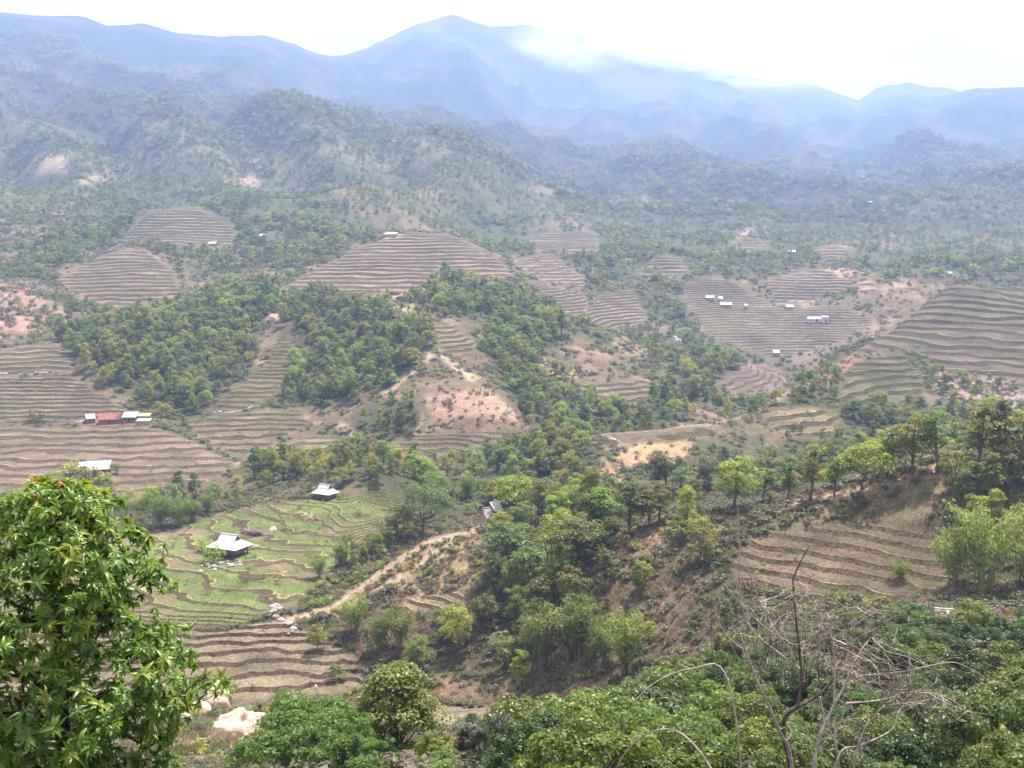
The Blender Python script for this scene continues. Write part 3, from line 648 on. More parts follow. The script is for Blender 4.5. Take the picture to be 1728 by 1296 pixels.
def leaf_quads(pos, nrm, size, r, aspect=0.55, droop=0.0):
    """one folded rhombus per leaf"""
    n = len(pos)
    nrm = nrm / (np.linalg.norm(nrm, axis=1, keepdims=True) + 1e-9)
    rv = r.normal(size=(n, 3)); rv[:, 2] -= droop
    t = np.cross(nrm, np.cross(rv, nrm)); t /= (np.linalg.norm(t, axis=1, keepdims=True) + 1e-9)
    b = np.cross(nrm, t)
    L = size[:, None]
    V = np.stack([pos - t * L * .5, pos + b * L * aspect * .5 - nrm * L * .06, pos + t * L * .5 - nrm * L * .1, pos - b * L * aspect * .5 - nrm * L * .06], 1).reshape(-1, 3)
    F = np.arange(4 * n).reshape(n, 4)
    return V, F
def clump_leaves(centres, radii, n_per, lsize, r, flat=0.75, aspect=0.6, upw=1.0, rnd=0.8):
    P = []; N = []
    for c, rc in zip(centres, radii):
        d = r.normal(size=(n_per, 3)); d /= np.linalg.norm(d, axis=1, keepdims=True)
        d[:, 2] = np.where(d[:, 2] < -0.35, -d[:, 2], d[:, 2])
        rad = rc * (0.55 + 0.45 * r.random(n_per) ** 0.5)
        p = c + d * rad[:, None] * np.array((1, 1, flat))
        P.append(p); N.append(d + np.array((0, 0, upw)) + r.normal(size=(n_per, 3)) * rnd * 0.5)
    P = np.concatenate(P); N = np.concatenate(N)
    return leaf_quads(P, N, lsize * (0.7 + 0.6 * r.random(len(P))), r, aspect)
BARK = noise_mat('bark', (0.07, 0.05, 0.038), (0.16, 0.125, 0.095), 5, 0.95, 0.6)
PALEBARK = noise_mat('pale_bark', (0.16, 0.125, 0.10), (0.33, 0.28, 0.23), 6, 0.9, 0.5)
LEAF = leaf_mat('broadleaf_foliage', (0.062, 0.092, 0.010), (0.30, 0.33, 0.032), 0.045, 0.5, 0.44)
LEAFD = leaf_mat('dark_foliage', (0.040, 0.064, 0.012), (0.17, 0.21, 0.032), 0.035, 0.4, 0.36)
LEAFB = leaf_mat('bright_foliage', (0.07, 0.11, 0.012), (0.21, 0.27, 0.04), 0.02, 0.2, 0.4)
BAMB = leaf_mat('bamboo_foliage', (0.09, 0.135, 0.028), (0.24, 0.30, 0.07), 0.02, 0.22, 0.45)
CULM = noise_mat('bamboo_culm', (0.13, 0.14, 0.05), (0.24, 0.23, 0.10), 4, 0.6, 0.1)
SCRUB = leaf_mat('scrub_foliage', (0.045, 0.05, 0.018), (0.15, 0.145, 0.05), 0.05, 0.45, 0.3)
DRYS = leaf_mat('dry_scrub', (0.085, 0.06, 0.042), (0.19, 0.145, 0.095), 0.02, 0.35, 0.2)
BAN = leaf_mat('banana_leaf', (0.10, 0.15, 0.03), (0.20, 0.26, 0.06), 0.02, 0.2, 0.4, 0.4, 0.5)

def tree_proto(seed, H, crown_r, crown_base, n_clump, n_leaf, lsize, mat, form='round', limbs=6, cr=None, bark=BARK, trunk_r=None):
    """returns (trunk mesh, crown mesh), base at the origin"""
    r = np.random.default_rng(seed)
    zc = (H + crown_base) / 2; hz = (H - crown_base) / 2
    C = []; Rr = []
    for i in range(n_clump):
        d = r.normal(size=3); d /= np.linalg.norm(d)
        k = 0.35 + 0.6 * r.random() ** 0.6
        p = d * k
        if form == 'cone': p[:2] *= np.clip(1.15 - 0.95 * (p[2] + 1) / 2, 0.08, 1.2)
        elif form == 'dome': p[2] = abs(p[2]) * 1.5 - 0.6; p[:2] *= 1.0 - 0.25 * max(0, p[2])
        elif form == 'spread': p[2] = p[2] * 0.8 + 0.15 - 0.35 * (p[0] ** 2 + p[1] ** 2)
        elif form == 'column': p[:2] *= 0.85 + 0.3 * math.sin(p[2] * 4 + seed)
        C.append(np.array((p[0] * crown_r, p[1] * crown_r, zc + p[2] * hz)))
        Rr.append((cr or crown_r * 0.36) * (0.65 + 0.6 * r.random()))
    off = r.normal(size=2) * crown_r * 0.12
    C = np.array(C); C[:, :2] += off
    g = Geo(); g.add(*clump_leaves(C, Rr, n_leaf // n_clump, lsize, r))
    crown = g.mesh('crown', (mat,))
    g = Geo(); tr = trunk_r or H * 0.022
    top = np.array((off[0], off[1], H * 0.86))
    sp = [np.array((0, 0, -0.8)), np.array((r.normal() * .08, r.normal() * .08, crown_base * .5)), np.array((off[0] * .4, off[1] * .4, crown_base)), (np.array((off[0] * .4, off[1] * .4, crown_base)) + top) / 2 + r.normal(size=3) * .15, top]
    g.add(*tube(sp, [tr * 1.35, tr, tr * .85, tr * .55, tr * .15], 7))
    for i in range(limbs):
        c = C[r.integers(len(C))]; z0 = crown_base * (0.85 + 0.5 * r.random()); z0 = min(z0, H * .75)
        a = np.array((off[0] * .4 * z0 / H, off[1] * .4 * z0 / H, z0)); mid = (a + c) / 2 + np.array((0, 0, -0.12 * np.linalg.norm(c - a)))
        g.add(*tube([a, mid, c], [tr * .5, tr * .36, tr * .1], 5))
    return g.mesh('trunk', (bark,), True), crown
def bamboo_proto(seed, H, n_culm, spread, n_leaf, lsize):
    r = np.random.default_rng(seed); g = Geo(); P = []; N = []
    for i in range(n_culm):
        a = r.random() * 2 * math.pi; h = H * (0.65 + 0.35 * r.random()); lean = spread * (0.35 + 0.65 * r.random())
        b = np.array((math.cos(a), math.sin(a), 0)) * r.random() * spread * .25
        o = np.array((math.cos(a), math.sin(a), 0))
        pts = [b + o * lean * t ** 2.6 + np.array((0, 0, h * (t - 0.28 * max(0, t - .6) ** 1.3))) for t in np.linspace(0, 1, 7)]
        pts[0][2] = -0.6
        g.add(*tube(pts, np.linspace(0.055, 0.012, 7), 5))
        for k in range(n_leaf // n_culm):
            t = 0.32 + 0.68 * r.random() ** 0.75; f = t * 6; j = min(5, int(f)); p = pts[j] * (1 - f + j) + pts[j + 1] * (f - j)
            w = 0.75 * (1.15 - t) + 0.22
            dd = r.normal(size=3) * w * np.array((1, 1, .6)); P.append(p + dd); N.append(dd + np.array((0, 0, .4)) + r.normal(size=3) * .3)
    gl = Geo(); P = np.array(P); N = np.array(N)
    gl.add(*leaf_quads(P, N, lsize * (.7 + .6 * r.random(len(P))), r, 0.28, 1.0))
    return g.mesh('culms', (CULM,), True), gl.mesh('leaf_sprays', (BAMB,))
def shrub_proto(seed, H, rad, n_clump, n_leaf, lsize, mat):
    r = np.random.default_rng(seed); C = []; Rr = []
    for i in range(n_clump):
        a = r.random() * 6.283; q = rad * r.random() ** .6 * .75
        C.append((math.cos(a) * q, math.sin(a) * q, H * (.3 + .55 * r.random()) * (1 - .35 * q / rad))); Rr.append(rad * .42 * (.7 + .6 * r.random()))
    g = Geo(); g.add(*clump_leaves(np.array(C), Rr, n_leaf // n_clump, lsize, r, .85))
    s = Geo()
    for c in C[:6]:
        c = np.array(c); s.add(*tube([np.array((0, 0, -.3)), c * .5 + r.normal(size=3) * .05, c], [.05, .035, .01], 4))
    return s.mesh('stems', (BARK,)), g.mesh('foliage', (mat,))
def banana_proto(seed, H=3.6, n=9):
    r = np.random.default_rng(seed); s = Geo(); g = Geo()
    s.add(*tube([(0, 0, -.4), (0.03, 0.02, H * .35), (0.05, 0, H * .62)], [.17, .14, .09], 8))
    for i in range(n):
        a = i * 2.4 + r.random() * .4; L = H * (.55 + .2 * r.random()); el = 1.25 - .75 * (i / n); w = .27
        o = np.array((math.cos(a), math.sin(a), 0)); side = np.array((-o[1], o[0], 0)); V = []; Fq = []
        m = 8
        for k in range(m + 1):
            t = k / m; p = np.array((.05, 0, H * .58)) + o * L * t * math.cos(el * (1 - .3 * t)) + np.array((0, 0, L * (math.sin(el) * t - .75 * t ** 2.2)))
            ww = w * math.sin(math.pi * min(1, .12 + t * .88)) ** .6
            V += [p - side * ww + np.array((0, 0, -.09)), p, p + side * ww + np.array((0, 0, -.09))]
        for k in range(m):
            Fq += [(3 * k, 3 * k + 1, 3 * k + 4, 3 * k + 3), (3 * k + 1, 3 * k + 2, 3 * k + 5, 3 * k + 4)]
        g.add(V, Fq)
    return s.mesh('stem', (CULM,), True), g.mesh('leaves', (BAN,), True)

# near-detail kinds (individuals)
TP = {
 'round': [tree_proto(101, 8.5, 3.2, 2.2, 30, 3000, 0.34, LEAF, 'round'), tree_proto(102, 9.5, 3.0, 2.6, 34, 3000, 0.34, LEAF, 'round'), tree_proto(103, 8.0, 3.6, 2.0, 32, 3200, 0.36, LEAF, 'dome'), tree_proto(108, 7.6, 2.8, 1.4, 28, 2800, 0.33, LEAF, 'dome')],
 'tall': [tree_proto(104, 11.5, 2.7, 3.0, 34, 3000, 0.34, LEAF, 'column'), tree_proto(105, 10.5, 2.4, 2.0, 30, 2700, 0.34, LEAFD, 'cone')],
 'dark': [tree_proto(106, 8.8, 3.5, 1.8, 36, 3400, 0.34, LEAFD, 'dome'), tree_proto(109, 9.2, 3.1, 2.2, 32, 3200, 0.34, LEAFD, 'round')],
 'loose': [tree_proto(110, 8.0, 2.9, 2.2, 18, 1500, 0.36, LEAF, 'round', 8), tree_proto(111, 9.0, 2.6, 2.8, 20, 1600, 0.36, LEAFB, 'column', 8)],
}
SPREAD_T = tree_proto(120, 11.0, 6.8, 3.6, 60, 6500, 0.34, LEAFD, 'spread', 14, 1.9)
BRIGHT_T = tree_proto(121, 4.2, 1.7, 1.0, 18, 1600, 0.28, LEAFB, 'round')
CONIF_T = tree_proto(122, 9.0, 2.1, 0.8, 34, 3000, 0.30, LEAFD, 'cone')
BAMBOO = [bamboo_proto(130, 8.5, 20, 3.2, 2600, 0.55), bamboo_proto(131, 7.0, 16, 2.6, 2000, 0.5), bamboo_proto(132, 10.0, 26, 4.2, 3600, 0.55)]
SHRUB = [shrub_proto(140, 2.0, 1.5, 12, 520, 0.24, SCRUB), shrub_proto(141, 1.5, 1.3, 10, 420, 0.22, LEAF), shrub_proto(142, 2.4, 1.4, 12, 520, 0.26, LEAFB), shrub_proto(143, 1.3, 1.2, 9, 360, 0.22, DRYS)]
BANANA = [banana_proto(150), banana_proto(151, 3.0, 8)]
# far kinds (never placed one by one)
FAR = [tree_proto(160 + i, (8, 9, 7, 10, 8)[i], (3.4, 3.2, 3.6, 2.6, 3.4)[i], 1.2, 16, 420, 0.85, (LEAF, LEAFB, LEAFD, LEAFD, LEAF)[i], ('round', 'dome', 'dome', 'column', 'round')[i])[1] for i in range(5)]
LOW = [shrub_proto(170, 1.1, 1.0, 7, 130, 0.30, SCRUB)[1], shrub_proto(171, 0.9, 1.0, 6, 110, 0.30, SCRUB)[1], shrub_proto(172, 1.2, 0.9, 7, 130, 0.28, DRYS)[1], shrub_proto(173, 1.0, 0.9, 7, 130, 0.28, LEAF)[1]]

def scatter_stuff(name, label, cat, meshes, P, scl, rot, pid):
    """uncountable growth: one object, its plants spread by geometry nodes"""
    me = bpy.data.meshes.new(name); me.vertices.add(len(P)); me.vertices.foreach_set('co', np.asarray(P, np.float32).ravel())
    for nm, typ, val in (('scl', 'FLOAT', scl), ('rot', 'FLOAT', rot), ('pid', 'INT', pid)):
        a = me.attributes.new(nm, typ, 'POINT'); a.data.foreach_set('value', np.asarray(val, np.float32 if typ == 'FLOAT' else np.int32))
    o = mobj(name, me); tag(o, label, cat, None, 'stuff')
    ng = bpy.data.node_groups.new(name, 'GeometryNodeTree')
    ng.interface.new_socket('Geometry', in_out='INPUT', socket_type='NodeSocketGeometry')
    ng.interface.new_socket('Geometry', in_out='OUTPUT', socket_type='NodeSocketGeometry')
    n, l = ng.nodes, ng.links
    gi = n.new('NodeGroupInput'); go = n.new('NodeGroupOutput'); jn = n.new('GeometryNodeJoinGeometry')
    def named(nm, dt):
        x = n.new('GeometryNodeInputNamedAttribute'); x.data_type = dt; x.inputs['Name'].default_value = nm
        return next(s for s in x.outputs if s.enabled and s.name == 'Attribute')
    a_s, a_r, a_p = named('scl', 'FLOAT'), named('rot', 'FLOAT'), named('pid', 'INT')
    cx = n.new('ShaderNodeCombineXYZ'); l.new(a_r, cx.inputs['Z'])
    e2r = n.new('FunctionNodeEulerToRotation'); l.new(cx.outputs[0], e2r.inputs[0])
    for i, m_ in enumerate(meshes):
        ob = bpy.data.objects.new(name + '_kind', m_)
        oi = n.new('GeometryNodeObjectInfo'); oi.inputs['Object'].default_value = ob; oi.inputs['As Instance'].default_value = True
        ip = n.new('GeometryNodeInstanceOnPoints')
        cmp_ = n.new('FunctionNodeCompare'); cmp_.data_type = 'INT'; cmp_.operation = 'EQUAL'
        ins = [s for s in cmp_.inputs if s.enabled]
        l.new(a_p, ins[0]); ins[1].default_value = i
        l.new(gi.outputs[0], ip.inputs['Points']); l.new(oi.outputs['Geometry'], ip.inputs['Instance'])
        l.new(cmp_.outputs[0], ip.inputs['Selection']); l.new(e2r.outputs[0], ip.inputs['Rotation']); l.new(a_s, ip.inputs['Scale'])
        l.new(ip.outputs[0], jn.inputs[0])
    l.new(jn.outputs[0], go.inputs[0])
    md = o.modifiers.new('growth', 'NODES'); md.node_group = ng
    return o
def plant(name, pair, loc, scale, rz, label, cat, group=None, tilt=0.0, partnames=('trunk', 'crown')):
    root = empty(name, loc, rz); root.scale = scale if isinstance(scale, tuple) else (scale,) * 3
    root.rotation_euler = (tilt * random.uniform(-1, 1), tilt * random.uniform(-1, 1), rz)
    tag(root, label, cat, group)
    for nm, me in zip(partnames, pair): mobj(nm, me, root)
    return root
def gz(x, y): return float(height(x, y))

# --- trees set one by one where the photo shows them: (u, foot row, top row, kind, min distance)
placed = []
def put_tree(u, vb, vt, pair, Hp, name, label, dmin, cat='tree', group=None, wide=1.0, pn=('trunk', 'crown')):
    p = hit(u, vb, dmin)
    Hm = (vb - vt) / FPX * p.y * 1.03; k = Hm / Hp
    placed.append((p.x, p.y, Hm * .35))
    return plant(name, pair, p, (k * wide, k * wide, k), random.random() * 6.28, label, cat, group, 0.03, pn)
put_tree(715, 912, 812, SPREAD_T, 11.4, 'broadleaf_tree', 'large dark grey-green spreading tree at the left end of the spur path', 200)
put_tree(742, 902, 882, BRIGHT_T, 4.2, 'broadleaf_tree', 'small bright yellow-green tree right of the large spreading tree', 200)
put_tree(1000, 842, 778, CONIF_T, 9.0, 'conifer_tree', 'narrow dark pointed tree left of the bare orange bank', 200)
put_tree(1182, 950, 872, TP['loose'][0], 8.0, 'broadleaf_tree', 'thin grey-green tree standing alone on the reddish slope', 150)
put_tree(1158, 905, 815, TP['tall'][0], 11.5, 'broadleaf_tree', 'slender dark-trunked tree at the top of the reddish slope', 170)
put_tree(750, 470, 440, TP['dark'][0], 8.8, 'broadleaf_tree', 'lone dark tree at the right foot of the large brown terraced hill', 600)
put_tree(197, 800, 780, TP['dark'][1], 9.2, 'broadleaf_tree', 'small dark tree right of the lower grey-roofed house on the terraces', 350, wide=1.3)
put_tree(947, 568, 520, TP['tall'][1], 10.5, 'broadleaf_tree', 'tall dark narrow tree above the ploughed yellowish knoll', 500)
put_tree(1358, 770, 738, TP['dark'][1], 9.2, 'broadleaf_tree', 'dark round bush-like tree on the slope behind the wooded ridge', 300)
put_tree(535, 1100, 1050, TP['round'][3], 7.6, 'broadleaf_tree', 'small round tree beside the stony stream bed', 180)
ridge = [(1112,880,812),(1240,862,765),(1288,850,782),(1330,846,778),(1368,845,745),(1408,838,772),(1455,826,735),(1500,808,718),(1540,800,700),(1580,800,690),(1612,838,760),(1650,800,672),(1690,790,668),(1720,800,690),(1625,870,790),(1670,850,760)]
ridge.sort()
ORDR = ['first', 'second', 'third', 'fourth', 'fifth', 'sixth', 'seventh', 'eighth', 'ninth', 'tenth', 'eleventh', 'twelfth', 'thirteenth', 'fourteenth', 'fifteenth', 'sixteenth']
for i, (u, vb, vt) in enumerate(ridge):
    kd = random.choice(['round', 'round', 'tall', 'loose']); j = random.randrange(len(TP[kd])); Hp = {'round': (8.5, 9.5, 8.0, 7.6), 'tall': (11.5, 10.5), 'loose': (8.0, 9.0)}[kd][j]
    put_tree(u, vb, vt, TP[kd][j], Hp, 'broadleaf_tree', f'sunlit broadleaf tree along the right-hand ridge path, {ORDR[i]} from the left', 160, group='trees along the right-hand ridge path', wide=1.15)
spur = [(862,965,868),(905,1010,905),(945,935,852),(985,965,862),(1015,905,815),(1062,905,808),(1095,890,822),(872,1065,985),(930,1050,965),(850,1135,1062),(880,1168,1092),(832,1005,932),(1022,990,930),(960,1120,1015),(820,1060,1000),(905,1110,1030),(1000,940,880),(930,985,900),(880,905,845)]
ORD = ['topmost', 'second', 'third', 'fourth', 'fifth', 'sixth', 'seventh', 'eighth', 'ninth', 'tenth', 'eleventh', 'twelfth', 'thirteenth', 'fourteenth', 'fifteenth', 'sixteenth', 'seventeenth', 'eighteenth', 'lowest']
SPURL = {i: f'large sunlit tree of the near spur clump, {ORD[k]} from the top' for k, i in enumerate(sorted(range(len(spur)), key=lambda i: spur[i][2]))}
for i, (u, vb, vt) in enumerate(spur):
    kd = random.choice(['round', 'round', 'tall', 'dark']); j = random.randrange(len(TP[kd])); Hp = {'round': (8.5, 9.5, 8.0, 7.6), 'tall': (11.5, 10.5), 'dark': (8.8, 9.2)}[kd][j]
    put_tree(u, vb, vt, TP[kd][j], Hp, 'broadleaf_tree', SPURL[i], 150, group='trees clumped on the near spur', wide=1.25)
bam = [(1660,1000,838,2,130,'tall arching bamboo clump at the right edge beside the brown terraces',None),(1610,990,890,1,130,'smaller bamboo clump leaning over the end of the brown terraces',None),
       (980,1110,1000,0,150,'feathery light green bamboo clump below the near spur trees','bamboo on the scrubby flank of the near spur'),(920,1120,1010,1,150,'feathery light green bamboo clump below the near spur trees','bamboo on the scrubby flank of the near spur'),
       (1055,1140,1020,0,140,'feathery light green bamboo clump below the near spur trees','bamboo on the scrubby flank of the near spur'),(1020,1120,1040,1,140,'feathery light green bamboo clump below the near spur trees','bamboo on the scrubby flank of the near spur'),
       (790,842,800,0,250,'light green bamboo clump behind the small thatched hut','bamboo behind the small hut'),(760,850,805,1,250,'light green bamboo clump behind the small thatched hut','bamboo behind the small hut'),(830,845,800,2,250,'light green bamboo clump behind the small thatched hut','bamboo behind the small hut'),
       (600,1070,1000,1,180,'pale bamboo clump in the stream gully below the footpath','bamboo in the stream gully'),(640,1100,1030,0,180,'pale bamboo clump in the stream gully below the footpath','bamboo in the stream gully'),(675,1095,1020,1,180,'pale bamboo clump in the stream gully below the footpath','bamboo in the stream gully'),(540,975,930,1,190,'pale bamboo clump in the stream gully below the footpath','bamboo in the stream gully'),(575,960,915,0,190,'pale bamboo clump in the stream gully below the footpath','bamboo in the stream gully'),
       (270,895,835,0,270,'bluish green bamboo grove at the far edge of the green paddies','bamboo grove behind the green paddies'),(300,890,835,2,270,'bluish green bamboo grove at the far edge of the green paddies','bamboo grove behind the green paddies'),(325,880,838,1,270,'bluish green bamboo grove at the far edge of the green paddies','bamboo grove behind the green paddies'),(350,868,828,0,270,'bluish green bamboo grove at the far edge of the green paddies','bamboo grove behind the green paddies'),
       (1520,985,940,1,130,'small loose bamboo growing through the near brown terraces',None)]
for u, vb, vt, j, dm, lab, grp in bam:
    put_tree(u, vb, vt, BAMBOO[j], (8.2, 6.8, 9.6)[j], 'bamboo_clump', lab, dm, 'bamboo', grp, 1.0, ('culms', 'leaf_sprays'))
for u, vb, vt, lab in [(808,866,846,'banana plant left of the small thatched hut'),(842,862,838,'banana plant behind the small thatched hut'),(915,865,845,'banana plant among trees right of the small thatched hut'),(1480,1130,1085,'banana-like plant with upright pale leaves in the thicket under the dead tree')]:
    put_tree(u, vb, vt, BANANA[0], 3.6, 'banana_plant', lab, 80 if vb > 1000 else 220, 'banana plant', None, 1.0, ('stem', 'leaves'))
shr = [(60,712,'bush at the left end of the red-roofed farmyard',400,24),(205,712,'dark bush in front of the red-roofed farmhouse',400,16),(120,806,'large dark bush left of the lower grey-roofed house on the terraces',340,34),(150,812,'dark bush in front of the lower grey-roofed house on the terraces',340,30),(175,815,'low dark bush below the lower grey-roofed house on the terraces',340,22),(360,948,'dark round bush left of the near grey-roofed house',225,30),(347,930,'thin bush up the slope left of the near grey-roofed house',225,22),(478,1178,'small vivid green bush on a paddy bank',165,14),(565,1150,'bright bush at the tip of the brown paddies',180,22)]
for u, vb, lab, dm, hp in shr:
    p = hit(u, vb, dm); k = hp / FPX * p.y / 2.0
    placed.append((p.x, p.y, 1.0)); plant('shrub', SHRUB[1] if 'vivid' not in lab and 'bright' not in lab else SHRUB[2], p, k * 1.25, random.random() * 6, lab, 'shrub', None, 0, ('stems', 'foliage'))

# --- woods filled in at random inside their outlines
CELL = (np.diff(S_)[None, :] * D_[:-1, None]) * np.diff(D_)[:, None]          # ground area of a grid cell
def sow(weight, per_m2, seed):
    r = np.random.default_rng(seed)
    E = weight[:-1, :-1] * CELL * per_m2
    n = r.poisson(np.clip(E, 0, 50)); i, j = np.nonzero(n); c = n[i, j]
    i = np.repeat(i, c); j = np.repeat(j, c)
    y = D_[i] + r.random(len(i)) * (D_[i + 1] - D_[i]); x = (S_[j] + r.random(len(i)) * (S_[j + 1] - S_[j])) * y
    return x, y, r
LABELS = {'gully': 'tree in the dark wooded gully right of the red-roofed farmhouse', 'slope': 'tree in the dense wood left of the bare clay scar', 'knob': 'tree in the rounded dark thicket beside the clay scar',
 'ravine': 'tree in the wooded ravine right of the clay scar', 'centre': 'tree in the belt of woodland across the middle of the valley', 'spur': 'tree in the dense clump down the near spur', 'ridge': 'tree in the shady wood behind the right-hand ridge path',
 'bank': 'tree on the steep bank at the right edge near the bamboo', 'stream': 'tree in the stream gully left of the near spur', 'bottoms': 'tree in the hollow between green paddies and pink-brown terraces', 'back': 'tree on the scrubby slope behind the right-hand ridge', 'flank': 'small tree on the scrubby flank of the near spur'}
DENS = {'gully': 1/15, 'slope': 1/15, 'knob': 1/15, 'ravine': 1/20, 'centre': 1/22, 'spur': 1/20, 'ridge': 1/30, 'bank': 1/22, 'stream': 1/34, 'bottoms': 1/55, 'back': 1/70, 'middle': 1/45}
hp_ = hit(826, 884, 225)                                # keep the hut and the bare paths in view
for q in ((0, 0, 4), (-2, -5, 5), (-3, -10, 4)): placed.append((hp_.x + q[0], hp_.y + q[1], q[2]))
for (u, v) in [(560,1028),(600,1000),(640,972),(680,945),(720,918),(760,906),(800,895),(1400,838),(1430,831),(1460,824),(1490,815),(1520,806),(1550,797),(1580,788)]:
    p = hit(u, v, 165); placed.append((p.x, p.y, 3.2))
ALL = []
for q_, (k, (M, d0, d1)) in enumerate(FMASK.items()):
    w = np.clip(sample(M, WU, WV) * ((GD > d0) & (GD < d1)), 0, 1) * (taken < 0.25)
    w = np.where(w > 0.25, w, 0) * np.clip(0.75 + n1 * 1.2, 0.15, 1.6)
    if k == 'middle': w = w * sstep(-0.12, 0.12, -n1 + n2 * .4) * np.where(GU > 860, .75, 1.3)
    x, y, r = sow(w, DENS[k], 200 + q_)
    sc = (0.45 + 0.8 * r.random(len(x)) ** 1.3) * (0.85 if k in ('knob', 'stream', 'centre', 'back') else 1.0)
    ok = seen(x, y, 9 * sc)
    for a, b, c in zip(x[ok], y[ok], sc[ok]):
        if all((a - p[0]) ** 2 + (b - p[1]) ** 2 > p[2] ** 2 for p in placed): ALL.append((a, b, c, k))
# loose trees on the scrubby flank and along the far fields
wf = sample(blur(raster([[(1000,930),(1240,930),(1230,1080),(1100,1150),(960,1150),(990,1040)], [(600,1060),(800,1040),(820,1150),(640,1130)]]), 3), WU, WV) * ((GD > 140) & (GD < 240)) * (taken < .1)
x, y, r = sow(wf, 1 / 70, 290); ok = seen(x, y, 4)
for a, b in zip(x[ok], y[ok]): ALL.append((a, b, 0.3 + 0.28 * r.random(), 'flank'))
# scattered trees outside the woods
w0 = (taken < 0.02) * (GD > 270) * sstep(-0.25, 0.3, n1 * 0.7 + fbm(GX / 70, GY / 70, 4, 99)) * np.where(GD < 1000, 1.0, 0.8)
bare = sstep(0.24, 0.34, GC[..., 0])                                                # no trees on bare earth
w0 = w0 * (1 - bare)
w0 = np.where(GD > 950, (taken < .02) * (0.28 + 1.3 * sstep(-0.02, 0.2, -n1 * 0.7 + n4 * 0.5)) * (1 - bare), w0)
x, y, r = sow(w0 * (GD < 1650), 1 / 48, 300)
ok = seen(x, y, 6); x, y = x[ok], y[ok]
for a, b in zip(x, y): ALL.append((a, b, 0.4 + 0.4 * r.random(), 'far'))
x, y, r = sow(w0 * 0 + (GD >= 1450) * (GD < 2900) * (0.45 + 1.9 * sstep(-0.2, 0.1, -n3 * 0.9 - n4 * 0.7)), 1 / 170, 301)
ok = seen(x, y, 6); x, y = x[ok], y[ok]
for a, b in zip(x, y): ALL.append((a, b, 0.8 + 0.6 * r.random(), 'far'))
ALL.sort(key=lambda t: -t[2] / t[1])
single = [t for t in ALL if t[3] not in ('far', 'middle')][:270]; sids = set(map(id, single))
rest = [t for t in ALL if id(t) not in sids]
print('trees: singles', len(single), 'rest', len(rest))
ADJ = {'round': ('round-crowned', 'upright oval', 'broad domed', 'low domed'), 'tall': ('tall columnar', 'dark pointed'), 'dark': ('dark domed', 'dark rounded'), 'loose': ('thin open-crowned', 'pale loose-leaved')}
KU = {k: np.quantile([float(u_of_st(t[0] / t[1], gz(t[0], t[1]) / t[1])) for t in single if t[3] == k], (.33, .67)) for k in {t[3] for t in single}}
KD = {k: np.quantile([t[1] for t in single if t[3] == k], (.5,))[0] for k in {t[3] for t in single}}
for a, b, c, k in single:
    kd = random.choices(['round', 'tall', 'dark', 'loose'], {'gully': (4, 2, 6, 1), 'knob': (2, 0, 8, 0), 'ridge': (5, 2, 3, 2)}.get(k, (6, 2, 2, 2)))[0]
    jj = random.randrange(len(TP[kd])); u_ = float(u_of_st(a / b, gz(a, b) / b)); pos = ('far ' if b > KD[k] else 'near ') + ('left' if u_ < KU[k][0] else 'middle' if u_ < KU[k][1] else 'right')
    lab = f'{ADJ[kd][jj]} {LABELS[k]}, {pos}'
    plant('broadleaf_tree', TP[kd][jj], (a, b, gz(a, b) - 0.1), c * random.uniform(.9, 1.1), random.random() * 6.28, lab, 'tree', lab, 0.05)
R_ = np.array([(a, b) for a, b, c, k in rest]); rz_ = height(R_[:, 0], R_[:, 1]) - 0.3
rr = np.random.default_rng(5)
near = R_[:, 1] < 620
hd = [TP['round'][0][1], TP['round'][2][1], TP['dark'][0][1], TP['tall'][0][1], TP['loose'][1][1]]
pid = rr.integers(0, 5, len(R_)) + np.where(near, 5, 0)
scatter_stuff('woodland', 'mass of smaller and more distant trees covering the hills and ravines', 'trees', FAR + hd, np.column_stack([R_, rz_]), [c for *_, c, k in rest], rr.random(len(R_)) * 6.28, pid)
# low scrub, too much of it to count
w1 = (taken < 0.4) * np.clip(0.5 + n2 * 1.0 + n1 * 0.5, 0.12, 1.2) * (1 - 0.85 * sstep(0.31, 0.42, GC[..., 0]))
pathm = np.zeros((RH, RW), np.float32)
for s_ in ([(470,1050),(560,1028),(620,985),(660,955),(720,915),(780,902),(850,880)], [(1330,852),(1400,838),(1500,815),(1590,785)]): stroke(pathm, s_, 7)
w1 = w1 * (1 - sample(blur(pathm, 1), GU, GV))
X_, Y_ = [], []
for lo, hi, den in ((45, 130, 1 / 4.0), (130, 300, 1 / 1.25), (300, 520, 1 / 5), (520, 1000, 1 / 13)):
    x, y, r = sow(w1 * ((GD >= lo) & (GD < hi)), den, 400 + lo); ok = seen(x, y, 1.2); X_.append(x[ok]); Y_.append(y[ok])
x = np.concatenate(X_); y = np.concatenate(Y_); print('scrub', len(x))
scatter_stuff('scrub', 'low dry and green scrub covering the open slopes', 'scrub', LOW, np.column_stack([x, y, height(x, y) - 0.1]), np.where(y < 300, 0.95, 1.1) * (0.6 + 0.8 * rr.random(len(x))) * (1 + (y > 520) * .6), rr.random(len(x)) * 6.28, np.where(fbm(x / 16, y / 16, 3, 55) > 0.05, rr.choice([0, 1, 3], len(x)), rr.choice([0, 2, 0, 1], len(x))))
